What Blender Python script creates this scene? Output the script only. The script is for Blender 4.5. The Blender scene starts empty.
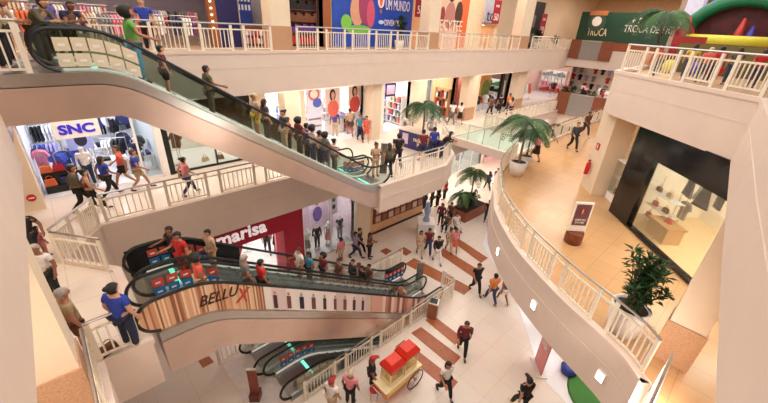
import bpy, bmesh, math, random
from mathutils import Vector, Matrix
R = math.radians
SC = bpy.context.scene
COL = SC.collection
rnd = random.Random(7)
# ------------------------------------------------------------------ camera
F_PX, TILT, ROLL, EYE, AZ = 355.0, R(26.5), R(3.2), 1.35, R(46)
fh = Vector((math.cos(AZ), math.sin(AZ), 0)); rt0 = Vector((math.sin(AZ), -math.cos(AZ), 0))
FW = fh * math.cos(TILT) - Vector((0, 0, 1)) * math.sin(TILT)
up0 = rt0.cross(FW)
RT = rt0 * math.cos(ROLL) + up0 * math.sin(ROLL)
UP = up0 * math.cos(ROLL) - rt0 * math.sin(ROLL)
CAM = Vector((0, 0, EYE))
def ray(x, y): return FW + RT * ((x - 384) / F_PX) - UP * ((y - 201.5) / F_PX)
def at(x, y, z):                       # photo point on the level z
    d = ray(x, y); return CAM + d * ((z - CAM.z) / d.z)
def aty(x, y, Y):                      # photo point on the wall plane Y
    d = ray(x, y); return CAM + d * (Y / d.y)
def atx(x, y, X):
    d = ray(x, y); return CAM + d * (X / d.x)
cam = bpy.data.cameras.new('camera'); camo = bpy.data.objects.new('camera', cam); COL.objects.link(camo)
M = Matrix((RT, UP, -FW)).transposed().to_4x4(); M.translation = CAM
camo.matrix_world = M
cam.sensor_width = 36; cam.lens = F_PX / 768 * 36; cam.clip_start = 0.05; cam.clip_end = 400
SC.camera = camo
L3, L2, L1, LB = 0.0, -5.2, -10.6, -15.8
# ------------------------------------------------------------------ materials
def lin(c):
    return tuple(((v / 255) / 12.92 if v / 255 <= .04045 else ((v / 255 + .055) / 1.055) ** 2.4) for v in c)
_M = {}
def mat(c, rough=.55, metal=0., var=.06, scale=6., emit=0., spec=.5):
    key = (tuple(c), rough, metal, var, scale, emit)
    if key in _M: return _M[key]
    m = bpy.data.materials.new('paint_%d' % len(_M)); m.use_nodes = True
    nt = m.node_tree; b = nt.nodes['Principled BSDF']; l = lin(c)
    b.inputs['Roughness'].default_value = rough; b.inputs['Metallic'].default_value = metal
    tc = nt.nodes.new('ShaderNodeTexCoord'); nz = nt.nodes.new('ShaderNodeTexNoise'); nz.inputs['Scale'].default_value = scale
    nz.inputs['Detail'].default_value = 3
    cr = nt.nodes.new('ShaderNodeValToRGB')
    cr.color_ramp.elements[0].color = tuple(max(0, v * (1 - var)) for v in l) + (1,)
    cr.color_ramp.elements[1].color = tuple(min(1, v * (1 + var)) for v in l) + (1,)
    cr.color_ramp.elements[0].position = .3; cr.color_ramp.elements[1].position = .7
    nt.links.new(tc.outputs['Object'], nz.inputs['Vector']); nt.links.new(nz.outputs['Fac'], cr.inputs['Fac'])
    nt.links.new(cr.outputs['Color'], b.inputs['Base Color'])
    if emit:
        nt.links.new(cr.outputs['Color'], b.inputs['Emission Color']); b.inputs['Emission Strength'].default_value = emit
    _M[key] = m
    return m
def glass(tint, fac=.12, rough=.05):
    key = ('glass', tint, fac)
    if key in _M: return _M[key]
    m = bpy.data.materials.new('glass_%d' % len(_M)); m.use_nodes = True; nt = m.node_tree
    for n in list(nt.nodes): nt.nodes.remove(n)
    o = nt.nodes.new('ShaderNodeOutputMaterial'); t = nt.nodes.new('ShaderNodeBsdfTransparent'); g = nt.nodes.new('ShaderNodeBsdfGlossy')
    mx = nt.nodes.new('ShaderNodeMixShader'); lw = nt.nodes.new('ShaderNodeLayerWeight'); lw.inputs['Blend'].default_value = .25
    mr = nt.nodes.new('ShaderNodeMath'); mr.operation = 'MULTIPLY_ADD'; mr.inputs[1].default_value = .45; mr.inputs[2].default_value = fac * .5
    t.inputs['Color'].default_value = lin(tint) + (1,); g.inputs['Roughness'].default_value = rough
    nt.links.new(lw.outputs['Fresnel'], mr.inputs[0]); nt.links.new(mr.outputs[0], mx.inputs[0])
    nt.links.new(t.outputs[0], mx.inputs[1]); nt.links.new(g.outputs[0], mx.inputs[2]); nt.links.new(mx.outputs[0], o.inputs[0])
    _M[key] = m
    return m
def tiles(c, c2, size=.6, rough=.3, mortar=.012, mcol=None, var=.1):
    key = ('tiles', c, c2, size, rough)
    if key in _M: return _M[key]
    m = bpy.data.materials.new('tiles_%d' % len(_M)); m.use_nodes = True; nt = m.node_tree; b = nt.nodes['Principled BSDF']
    tc = nt.nodes.new('ShaderNodeTexCoord'); br = nt.nodes.new('ShaderNodeTexBrick'); br.offset = 0
    br.inputs['Scale'].default_value = 1; br.inputs['Brick Width'].default_value = size; br.inputs['Row Height'].default_value = size
    br.inputs['Mortar Size'].default_value = mortar; br.inputs['Color1'].default_value = lin(c) + (1,); br.inputs['Color2'].default_value = lin(c2) + (1,)
    br.inputs['Mortar'].default_value = lin(mcol or tuple(v * .85 for v in c)) + (1,)
    nz = nt.nodes.new('ShaderNodeTexNoise'); nz.inputs['Scale'].default_value = 1.7; nz.inputs['Detail'].default_value = 6
    mx = nt.nodes.new('ShaderNodeMix'); mx.data_type = 'RGBA'; mx.blend_type = 'MULTIPLY'; mx.inputs[0].default_value = var
    nt.links.new(tc.outputs['Object'], br.inputs['Vector']); nt.links.new(tc.outputs['Object'], nz.inputs['Vector'])
    nt.links.new(br.outputs['Color'], mx.inputs[6]); nt.links.new(nz.outputs['Color'], mx.inputs[7]); nt.links.new(mx.outputs[2], b.inputs['Base Color'])
    b.inputs['Roughness'].default_value = rough
    _M[key] = m
    return m
def stripes(cols, scale=9., rough=.5, axis='X'):
    key = ('stripes', tuple(cols), scale, axis)
    if key in _M: return _M[key]
    m = bpy.data.materials.new('stripes_%d' % len(_M)); m.use_nodes = True; nt = m.node_tree; b = nt.nodes['Principled BSDF']
    tc = nt.nodes.new('ShaderNodeTexCoord'); sp = nt.nodes.new('ShaderNodeSeparateXYZ'); mu = nt.nodes.new('ShaderNodeMath'); mu.operation = 'MULTIPLY'; mu.inputs[1].default_value = scale
    fl = nt.nodes.new('ShaderNodeMath'); fl.operation = 'FLOOR'; wn = nt.nodes.new('ShaderNodeTexWhiteNoise'); wn.noise_dimensions = '1D'
    cr = nt.nodes.new('ShaderNodeValToRGB'); cr.color_ramp.interpolation = 'CONSTANT'
    n = len(cols)
    while len(cr.color_ramp.elements) < n: cr.color_ramp.elements.new(.5)
    for i, c in enumerate(cols):
        cr.color_ramp.elements[i].position = i / n; cr.color_ramp.elements[i].color = lin(c) + (1,)
    nt.links.new(tc.outputs['Object'], sp.inputs[0]); nt.links.new(sp.outputs[axis], mu.inputs[0]); nt.links.new(mu.outputs[0], fl.inputs[0])
    nt.links.new(fl.outputs[0], wn.inputs['W']); nt.links.new(wn.outputs['Value'], cr.inputs['Fac']); nt.links.new(cr.outputs['Color'], b.inputs['Base Color'])
    b.inputs['Roughness'].default_value = rough
    _M[key] = m
    return m
PLASTER = mat((228, 208, 194), .5, var=.025, scale=2)
CREAM = mat((236, 216, 190), .55, var=.03, scale=2)
WHITE = mat((244, 240, 236), .5, var=.02)
RAILP = mat((240, 228, 208), .4, var=.02)
GRAN = mat((196, 152, 118), .35, var=.22, scale=45)
STEEL = mat((190, 186, 182), .28, .9, var=.04)
BRUSHED = mat((214, 190, 176), .32, .75, var=.06, scale=1.2)
BLACK = mat((16, 15, 16), .3, var=.1)
DARK = mat((42, 38, 38), .5, var=.1)
RUBBER = mat((22, 21, 22), .45, var=.1)
BROWN = mat((134, 74, 46), .4, var=.12)
RED = mat((200, 30, 34), .5)
CRIM = mat((176, 16, 52), .4, var=.03)
GREEN = mat((38, 74, 30), .5, var=.35, scale=9)
GREEN2 = mat((66, 104, 44), .5, var=.35, scale=9)
SOIL = mat((52, 36, 26), .9, var=.3, scale=30)
GLASS = glass((244, 249, 247), .06); TEAL = glass((241, 248, 244), .1)
LAMP = mat((255, 246, 232), .5, var=0, emit=5.0)
LAMPC = mat((240, 246, 255), .5, var=0, emit=5.0)
# ------------------------------------------------------------------ mesh building
WORLD = {}
class MB:
    def __init__(s): s.v = []; s.f = []; s.m = []; s.k = 0
    def q(s, *pts):
        n = len(s.v); s.v += [Vector(p) for p in pts]; s.f.append(tuple(range(n, n + len(pts)))); s.m.append(s.k); return s
    def faces(s, vs, fs):
        n = len(s.v); s.v += [Vector(p) for p in vs]
        for f in fs: s.f.append(tuple(i + n for i in f)); s.m.append(s.k)
        return s
    def box(s, c, d, rz=0, T=None):
        x, y, z = d[0] / 2, d[1] / 2, d[2] / 2; ca, sa = math.cos(rz), math.sin(rz)
        vs = []
        for k in (-z, z):
            for a, b in ((-x, -y), (x, -y), (x, y), (-x, y)):
                vs.append((c[0] + a * ca - b * sa, c[1] + a * sa + b * ca, c[2] + k))
        if T: vs = [T @ Vector(p) for p in vs]
        return s.faces(vs, [(3, 2, 1, 0), (4, 5, 6, 7), (0, 1, 5, 4), (1, 2, 6, 5), (2, 3, 7, 6), (3, 0, 4, 7)])
    def b2(s, x0, x1, y0, y1, z0, z1): return s.box(((x0 + x1) / 2, (y0 + y1) / 2, (z0 + z1) / 2), (abs(x1 - x0), abs(y1 - y0), abs(z1 - z0)))
    def prism(s, poly, z0, z1):
        n = len(poly)
        a = sum(poly[i][0] * poly[(i + 1) % n][1] - poly[(i + 1) % n][0] * poly[i][1] for i in range(n))
        if a < 0: poly = poly[::-1]
        vs = [(p[0], p[1], z0) for p in poly] + [(p[0], p[1], z1) for p in poly]
        return s.faces(vs, [tuple(range(n - 1, -1, -1)), tuple(range(n, 2 * n))] + [(i, (i + 1) % n, n + (i + 1) % n, n + i) for i in range(n)])
    def tube(s, pts, r, n=8, cap=True):
        pts = [Vector(p) for p in pts]; rs = r if isinstance(r, (list, tuple)) else [r] * len(pts); base = len(s.v)
        for i, p in enumerate(pts):
            t = (pts[min(i + 1, len(pts) - 1)] - pts[max(i - 1, 0)]).normalized()
            a = t.cross(Vector((0, 0, 1)))
            if a.length < .05: a = t.cross(Vector((0, 1, 0)))
            a.normalize(); b = t.cross(a)
            for k in range(n):
                an = 2 * math.pi * k / n; s.v.append(p + (a * math.cos(an) + b * math.sin(an)) * rs[i])
        for i in range(len(pts) - 1):
            for k in range(n):
                s.f.append((base + i * n + k, base + (i + 1) * n + k, base + (i + 1) * n + (k + 1) % n, base + i * n + (k + 1) % n)); s.m.append(s.k)
        if cap:
            s.f.append(tuple(base + k for k in range(n))); s.m.append(s.k)
            e = base + (len(pts) - 1) * n; s.f.append(tuple(e + k for k in range(n - 1, -1, -1))); s.m.append(s.k)
        return s
    def lathe(s, prof, c=(0, 0, 0), n=16):
        base = len(s.v)
        for r, z in prof:
            for k in range(n):
                a = 2 * math.pi * k / n; s.v.append(Vector((c[0] + r * math.cos(a), c[1] + r * math.sin(a), c[2] + z)))
        for i in range(len(prof) - 1):
            for k in range(n):
                s.f.append((base + i * n + k, base + i * n + (k + 1) % n, base + (i + 1) * n + (k + 1) % n, base + (i + 1) * n + k)); s.m.append(s.k)
        s.f.append(tuple(base + k for k in range(n - 1, -1, -1))); s.m.append(s.k)
        e = base + (len(prof) - 1) * n; s.f.append(tuple(e + k for k in range(n))); s.m.append(s.k)
        return s
    def ball(s, c, r, n=12, sq=(1, 1, 1)):
        prof = [(r * math.sin(math.pi * i / (n // 2 + 1)) , -r * math.cos(math.pi * i / (n // 2 + 1))) for i in range(1, n // 2 + 1)]
        m0 = len(s.v); s.lathe(prof, (0, 0, 0), n)
        for i in range(m0, len(s.v)): s.v[i] = Vector((s.v[i].x * sq[0] + c[0], s.v[i].y * sq[1] + c[1], s.v[i].z * sq[2] + c[2]))
        return s
    def wheel(s, c, r, w, axis='Y', n=20):       # a disc standing on edge
        m0 = len(s.v); s.lathe([(r, -w / 2), (r, w / 2)], (0, 0, 0), n)
        for i in range(m0, len(s.v)):
            v = s.v[i]; s.v[i] = Vector((c[0] + v.x, c[1] + v.z, c[2] + v.y)) if axis == 'Y' else Vector((c[0] + v.z, c[1] + v.x, c[2] + v.y))
        return s
    def xf(s, T):
        s.v = [T @ v for v in s.v]; return s
    def mesh(s, name, m, smooth=False, off=Vector((0, 0, 0))):
        me = bpy.data.meshes.new(name); me.from_pydata([tuple(v - off) for v in s.v], [], s.f)
        for x in (m if isinstance(m, (list, tuple)) else [m]): me.materials.append(x)
        me.polygons.foreach_set('material_index', s.m)
        if smooth: me.polygons.foreach_set('use_smooth', [True] * len(s.f))
        bm = bmesh.new(); bm.from_mesh(me); bmesh.ops.recalc_face_normals(bm, faces=bm.faces); bm.to_mesh(me); bm.free()
        me.update(); return me
    def build(s, name, m, parent=None, smooth=False, origin=None):
        off = Vector(origin) if origin is not None else (WORLD.get(parent.as_pointer(), Vector((0, 0, 0))) if parent else Vector((0, 0, 0)))
        o = bpy.data.objects.new(name, s.mesh(name, m, smooth, off)); COL.objects.link(o)
        if parent: o.parent = parent; WORLD[o.as_pointer()] = off
        elif origin is not None: o.location = off; WORLD[o.as_pointer()] = off
        return o
def tag(o, label, cat, group=None, kind=None):
    o['label'] = label; o['category'] = cat
    if group: o['group'] = group
    if kind: o['kind'] = kind
    return o
def empty(name, loc, label, cat, group=None, rz=0):
    o = bpy.data.objects.new(name, None); COL.objects.link(o); o.location = loc; o.rotation_euler = (0, 0, rz); o.empty_display_size = .1
    if rz == 0: WORLD[o.as_pointer()] = Vector(loc)
    return tag(o, label, cat, group)
def struct(name, mb, m, smooth=False):
    o = mb.build(name, m, None, smooth); o['kind'] = 'structure'; return o
def copy_tree(o, parent=None):
    c = o.copy(); COL.objects.link(c); c.parent = parent
    for ch in list(o.children): copy_tree(ch, c)
    return c
def dup(root, loc, rz=None, label=None, group=None):
    c = copy_tree(root); c.location = loc
    if rz is not None: c.rotation_euler = (0, 0, rz)
    if label: c['label'] = label
    if group: c['group'] = group
    return c
def paint(o, m):
    o.material_slots[0].link = 'OBJECT'; o.material_slots[0].material = m
def text(body, p, width, height, m, parent=None, name='lettering', face='-Y', depth=.02, roll=0, shear=0, bold=.0):
    cu = bpy.data.curves.new('t', 'FONT'); cu.body = body; cu.extrude = .5; cu.align_x = 'CENTER'; cu.align_y = 'CENTER'; cu.shear = shear; cu.resolution_u = 3; cu.offset = bold
    to = bpy.data.objects.new('t', cu); COL.objects.link(to); bpy.context.view_layer.update()
    me = bpy.data.meshes.new_from_object(to.evaluated_get(bpy.context.evaluated_depsgraph_get()))
    bpy.data.objects.remove(to)
    xs = [v.co.x for v in me.vertices]; ys = [v.co.y for v in me.vertices]
    sx = width / (max(xs) - min(xs)); sy = height / (max(ys) - min(ys)); cx, cy = (max(xs) + min(xs)) / 2, (max(ys) + min(ys)) / 2
    A = {'-Y': Matrix.Rotation(R(90), 4, 'X'), '-X': Matrix.Rotation(R(-90), 4, 'Z') @ Matrix.Rotation(R(90), 4, 'X')}.get(face)
    if A is None: A = Matrix.Rotation(face, 4, 'Z') @ Matrix.Rotation(R(90), 4, 'X')     # angle: direction the text runs
    T = Matrix.Translation(Vector(p)) @ A @ Matrix.Rotation(roll, 4, 'Z') @ Matrix.Diagonal((sx, sy, depth, 1)) @ Matrix.Translation((-cx, -cy, 0))
    off = WORLD.get(parent.as_pointer(), Vector((0, 0, 0))) if parent else Vector((0, 0, 0))
    me.transform(Matrix.Translation(-off) @ T); me.materials.clear(); me.materials.append(m)
    o = bpy.data.objects.new(name, me); COL.objects.link(o); o.parent = parent
    if parent: WORLD[o.as_pointer()] = off
    return o
def resample(path, step):
    pts = [Vector((p[0], p[1])) for p in path]; out = [pts[0]]; carry = 0
    for a, b in zip(pts, pts[1:]):
        n = max(1, round((b - a).length / step))
        for i in range(1, n + 1): out.append(a.lerp(b, i / n))
    return out
def smooth_path(ctrl, n=6):            # Catmull-Rom through plan points
    P = [Vector(c) for c in ctrl]; P = [P[0] * 2 - P[1]] + P + [P[-1] * 2 - P[-2]]; out = []
    for i in range(1, len(P) - 2):
        for k in range(n):
            t = k / n; a, b, c, d = P[i - 1:i + 3]
            out.append(((b * 2) + (c - a) * t + (a * 2 - b * 5 + c * 4 - d) * t * t + (b * 3 - a - c * 3 + d) * t ** 3) * .5)
    out.append(P[-2]); return [(p[0], p[1]) for p in out]
# ------------------------------------------------------------------ building shell
E3R = [(2.5, -.85), (6.6, -.45), (13.3, .12), (17.2, 4.65), (46, 6.2)]
E2R = smooth_path([(7.75, -.35), (8.25, .2), (8.6, .9), (9.15, 2.1), (10.35, 4.0), (12.0, 5.75), (13.2, 6.6), (15.6, 8.0), (19.5, 9.2)]) + [(23, 9.3), (36, 9.8)]
FLOOR1 = tiles((242, 226, 212), (244, 230, 218), 1.1, .22, .006, (222, 196, 174), .12)
FLOOR2 = tiles((238, 222, 206), (240, 226, 212), .9, .25, .006, var=.1)
FLOOR2R = tiles((206, 160, 112), (212, 166, 120), .7, .22, .006, var=.12)
FLOOR3 = tiles((218, 180, 146), (222, 186, 150), .8, .25, .006, var=.1)
# ground floor round the escalator well
b = MB(); X0, X1, Y0, Y1 = 4.1, 9.9, 7.55, 10.75
b.b2(-12, X0, -14, 34, L1 - .5, L1); b.b2(X1, 70, -14, 34, L1 - .5, L1); b.b2(X0, X1, -14, Y0, L1 - .5, L1); b.b2(X0, X1, Y1, 34, L1 - .5, L1)
struct('floor_ground', b, FLOOR1)
struct('floor_basement', MB().b2(-2, 20, 2, 16, LB - .3, LB), tiles((190, 170, 150), (196, 176, 156), .6, .35))
b = MB(); b.b2(X0 - .5, X1 + 8, Y0 - .3, Y0, LB, L1 - .5); b.b2(X0 - .5, X1 + 8, Y1, Y1 + .3, LB, L1 - .5); b.b2(X0 - .4, X0, Y0, Y1, LB, L1 - .5)
struct('wall_basement', b, PLASTER)
# floor stripes and diamonds of the ground floor, laid flush
STR = mat((170, 98, 62), .3, var=.12)
def inlay(pts): return MB().prism([tuple(at(x, y, L1)[:2]) for x, y in pts], L1 + .002, L1 + .006)
for pts in (((405, 264), (414, 258), (472, 288), (464, 295)), ((436, 252), (443, 248), (482, 272), (474, 278)), ((450, 240), (456, 237), (488, 258), (481, 263)),
            ((425, 320), (434, 316), (463, 338), (455, 345)), ((411, 333), (421, 327), (461, 357), (452, 367)), ((395, 347), (404, 340), (458, 382), (450, 392)),
            ((398, 250), (404, 247), (412, 252), (406, 256)), ((380, 251), (386, 248), (392, 251), (386, 255)), ((198, 361), (209, 356), (214, 362), (203, 368))):
    struct('floor_inlay', inlay(pts), STR)
# second level: left walkway, escalator platforms, far end
edge2 = [(-.75, -14), (-.75, 7.45), (.15, 7.45), (.1, 10.75), (-1.0, 12.2), (.2, 13.9), (9.95, 13.9), (9.95, 10.7), (14.6, 10.7), (16.4, 11.6), (17.6, 13.0), (18.4, 13.9), (36, 13.9), (36, 9.8)]
poly = edge2 + [(70, 9.8), (70, 34), (-12, 34), (-12, -14)]
struct('floor_second', MB().prism(poly, L2 - 1.25, L2), [FLOOR2])
pr = E2R + [(70, 9.8), (70, -14), (7.75, -14)]
struct('floor_second_right', MB().prism([(p[0], p[1]) for p in pr], L2 - .4, L2), FLOOR2R)
def fascia(name, path, z0, z1, t=.14, side=1, m=PLASTER, bands=True):
    b = MB()
    path = [Vector((p[0], p[1])) for p in path]; nrm = []
    for i in range(len(path)):
        d = (path[min(i + 1, len(path) - 1)] - path[max(i - 1, 0)]).normalized(); nrm.append(Vector((-d.y, d.x)) * side)
    def strip(za, zb, o0, o1):
        for i in range(len(path) - 1):
            a0, a1 = path[i] + nrm[i] * o0, path[i + 1] + nrm[i + 1] * o0; c0, c1 = path[i] + nrm[i] * o1, path[i + 1] + nrm[i + 1] * o1
            b.faces([(a0.x, a0.y, za), (a1.x, a1.y, za), (c1.x, c1.y, za), (c0.x, c0.y, za), (a0.x, a0.y, zb), (a1.x, a1.y, zb), (c1.x, c1.y, zb), (c0.x, c0.y, zb)],
                    [(0, 1, 2, 3), (7, 6, 5, 4), (0, 4, 5, 1), (1, 5, 6, 2), (2, 6, 7, 3), (3, 7, 4, 0)])
    strip(z0, z1, 0, t)
    if bands: strip(z1 - .05, z1 + .07, -.03, t + .04); strip(z1 - .62, z1 - .6, -.01, t + .012)
    return struct(name, b, m)
fascia('trim_2_left', [(p[0], p[1]) for p in edge2[4:7]], L2 - 1.7, L2, side=-1)
fascia('trim_2_platform', edge2[7:], L2 - 1.3, L2, side=-1)
fascia('trim_2_near', edge2[:5], L2 - 1.3, L2, side=-1)
fascia('trim_2_right', E2R, L2 - 1.6, L2, side=1)
fascia('trim_2_right_near', [(-.0, -.35), (7.75, -.35)], L2 - 1.6, L2, side=1)
struct('floor_second_near', MB().b2(0, 7.75, -6, -.35, L2 - .5, L2), FLOOR2R)
# third level slab pieces (their undersides are the ceilings of the second level)
struct('floor_third_far', MB().b2(-12, 70, 15.95, 34, -1.7, 0), [FLOOR3])
fascia('trim_3_far', [(-12, 15.95), (40, 15.95)], -1.75, 0, side=-1)
struct('floor_third_left', MB().prism([(-12, 15.95), (-12, -8), (-.85, -8), (-.85, 15.95)], -1.6, 0), [FLOOR3])
fascia('trim_3_left', [(-.92, .6), (-.92, 10.7)], -1.78, 0, side=-1)
p3 = E3R + [(46, 15.95), (70, 15.95), (70, -14), (3.0, -14)]
p3 = E3R[:-1] + [(40, 6.0), (40, 15.95), (70, 15.95), (70, -14), (2.5, -14)]
struct('floor_third_right', MB().prism(p3, -1.45, 0), [FLOOR3])
fascia('trim_3_right', E3R[:-1] + [(40, 6.0), (40, 15.95)], -1.5, .1, side=1)
# roof with a skylight over the void
b = MB(); b.b2(-12, 70, 17, 34, 5.2, 5.4); b.b2(-12, 70, -14, -2, 5.2, 5.4); b.b2(-12, -4, -2, 17, 5.2, 5.4); b.b2(38, 70, -2, 17, 5.2, 5.4)
struct('ceiling', b, CREAM)
b = MB(); b.b2(-12.2, -12, -14, 34, LB, 5.4); b.b2(-12, 70, 34, 34.2, LB, 5.4); b.b2(70, 70.2, -14, 34, LB, 5.4); b.b2(-12, 70, -14.2, -14, LB, 5.4)
struct('wall_outer', b, CREAM)
# columns
def column(name, x, y, w, d, z0, z1, base=1.0, m=CREAM, rz=0):
    o = struct(name, MB().box((x, y, (z0 + z1) / 2), (w, d, z1 - z0), rz), m)
    if base: struct('baseboard_' + name, MB().box((x, y, z0 + base / 2), (w + .06, d + .06, base), rz), GRAN)
# columns: second level left side, third level left side, near corners, right side
for k, (px, py, wd) in enumerate(((291, 112, .8), (374, 128, .7), (418, 120, .75), (469, 100, 1.2), (519, 88, 1.4))):
    p = aty(px, py, 16.4); column('pillar_second_%d' % k, p.x, 16.55, wd, .7, L2, -1.7, 1.0 if px in (469, 519) else 0, CREAM)
for k, (px, wd) in enumerate(((277, .95), (428, 1.0), (520, 1.6))):
    p = aty(px, 35, 16.5); column('pillar_third_%d' % k, p.x, 16.45, wd, .8, 0, 5.2, 1.05)
# near columns either side of the viewpoint, standing on the second level
column('pillar_near_left', -1.2, 6.8, .76, .8, L2, -1.6, 1.05)
column('pillar_near_right', 9.1, -.48, .64, .64, L2, -1.45, 1.05)
# right column with the fire extinguisher: face towards the void, plus the alcove wall behind
A0, A1, A2 = Vector((18.1, 5.0)), Vector((16.1, 3.1)), Vector((12.4, -.45))
dv = (A2 - A0).normalized(); nv = Vector((-dv.y, dv.x))     # pointing away from the void
ang = math.atan2(dv.y, dv.x)
def seg(a, b_, z0, z1, t=.2, off=0.):
    d = (b_ - a).normalized(); n = Vector((-d.y, d.x)) ; c = (a + b_) / 2 + n * (off + t / 2)
    return MB().box((c.x, c.y, (z0 + z1) / 2), ((b_ - a).length, t, z1 - z0), math.atan2(d.y, d.x))
mid = A0 + dv * 1.15
struct('wall_right_pillar', seg(A0, mid, L2, -1.45, .9), CREAM)
struct('wall_right_alcove', seg(mid, A1, L2, -1.45, .15, 1.0), CREAM)
# ------------------------------------------------------------------ railings
def railing(path, z, label, group=None, panel=1.25, gap=.42, h=1.0, bars=7, postw=.1, rail=STEEL):
    pts = [Vector((p[0], p[1])) for p in path]; L = [0]
    for a, c in zip(pts, pts[1:]): L.append(L[-1] + (c - a).length)
    def pos(s):
        s = max(0, min(L[-1], s))
        for i in range(len(pts) - 1):
            if s <= L[i + 1] + 1e-9:
                t = (s - L[i]) / max(1e-9, L[i + 1] - L[i]); return pts[i].lerp(pts[i + 1], t), (pts[i + 1] - pts[i]).normalized()
    n = max(1, round((L[-1] + gap) / (panel + gap))); sc = (L[-1]) / (n * panel + (n - 1) * gap); pn, gp = panel * sc, gap * sc
    root = empty('railing', (pts[0].x, pts[0].y, z), label, 'railing', group)
    MB().tube([(*pos(s)[0], z + h + .06) for s in [L[-1] * i / max(4, n * 4) for i in range(max(4, n * 4) + 1)]], .032, 6).build('handrail', rail, root)
    for i in range(n):
        s0 = i * (pn + gp); s1 = s0 + pn
        for s in (s0 + postw / 2, s1 - postw / 2):
            p, d = pos(s); MB().box((p.x, p.y, z + (h + .02) / 2), (postw, .05, h + .02), math.atan2(d.y, d.x)).build('post', RAILP, root)
        b = MB()
        for zz in (z + .14, z + h - .14):
            m_ = 4
            for k in range(m_):
                a, _ = pos(s0 + .04 + (pn - .08) * k / m_); c, _ = pos(s0 + .04 + (pn - .08) * (k + 1) / m_); d = c - a
                b.box(((a.x + c.x) / 2, (a.y + c.y) / 2, zz), (d.length + .01, .04, .05), math.atan2(d.y, d.x))
        for k in range(bars):
            p, d = pos(s0 + postw + (pn - 2 * postw) * (k + .5) / bars); b.box((p.x, p.y, z + h / 2), (.032, .024, h - .28), math.atan2(d.y, d.x))
        if i < n - 1:
            a, _ = pos(s1); c, _ = pos(s1 + gp); d = c - a
            b.box(((a.x + c.x) / 2, (a.y + c.y) / 2, z + h - .14), (d.length, .04, .05), math.atan2(d.y, d.x))
        b.build('baluster_panel', RAILP, root)
    return root
px3 = [aty(x, 35, 16.5).x for x in (277, 428, 520)]
g3 = None
railing([(1.6, 15.85), (px3[0] - .6, 15.85)], 0, 'cream railing on the top floor in front of the crowded clothes shop', g3)
railing([(px3[0] + .6, 15.85), (px3[1] - .6, 15.85)], 0, 'cream railing on the top floor in front of the blue balloon billboard', g3)
railing([(px3[1] + .6, 15.85), (px3[2] - 1, 15.85)], 0, 'cream railing on the top floor below the orange sports poster', g3)
railing([(px3[2] + 1, 15.85), (39.8, 15.85)], 0, 'short cream railing at the far end of the top floor by the dark billboard', g3)
railing([(-4.6, 10.78), (-.05, 10.78)], 0, 'cream railing beside the top landing of the upper escalators', g3)
railing([(17.1, 4.6), (13.35, .25)], .17, 'cream railing of the top floor in front of the inflatable castle', g3, h=.9)
railing([(13.15, .12), (6.6, -.43), (5, -.58)], .17, 'cream railing running towards the viewer from the top floor corner', g3, h=.9)
railing([(.35, 13.98), (9.6, 13.98)], L2, 'cream railing along the walkway in front of the white clothing store', panel=1.5)
railing([(-.95, 12.2), (.2, 13.85)], L2, 'short angled cream railing at the left end of the walkway', panel=.95)
railing([(-.72, 7.6), (-.72, 12.0)][::-1] if 0 else [(-.92, 12.05), (.02, 10.85)], L2, 'short cream railing beside the head of the printed escalator')
railing([(-.68, 7.52), (.12, 7.52)], L2, 'short cream railing in front of the woman in royal blue', panel=.8, bars=4)
railing([(-.7, 7.4), (-.7, 3.2)], L2, 'cream railing edge seen end on beside the granite pillar foot')
railing([(11.0, 10.76), (14.5, 10.76), (16.35, 11.65), (17.55, 13.05), (18.3, 13.9)], L2, 'cream railing round the corner at the foot of the upper escalators')
railing([(23.3, 13.98), (35.8, 13.98)], L2, 'long cream railing below the distant shops beyond the glass bridge')
railing(E2R[2:49], L2, 'long curved cream railing round the tan balcony', postw=.09)
railing([(7.65, -.42), (3.2, -.42)], L2, 'railing with steel handrail running under the viewer beside the right pillar')
railing([(23.2, 9.36), (35.6, 9.84)], L2, 'distant cream railing beside the tan walkway with walking people')
railing([(3.8, 7.38), (12.2, 7.38)], L1, 'long cream railing of the ground floor between escalators and popcorn cart', panel=1.4, bars=9)
railing([(12.28, 7.5), (12.28, 8.2)], L1, 'short cream return rail at the escalator foot', panel=.6, bars=4)
railing([(9.4, 10.85), (12.1, 10.85)], L1, 'cream ground floor railing beside the far black balustrade')
railing([(2.1, 10.75), (3.5, 10.75)], L1, 'short cream railing half hidden under the pink escalator truss')
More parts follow.
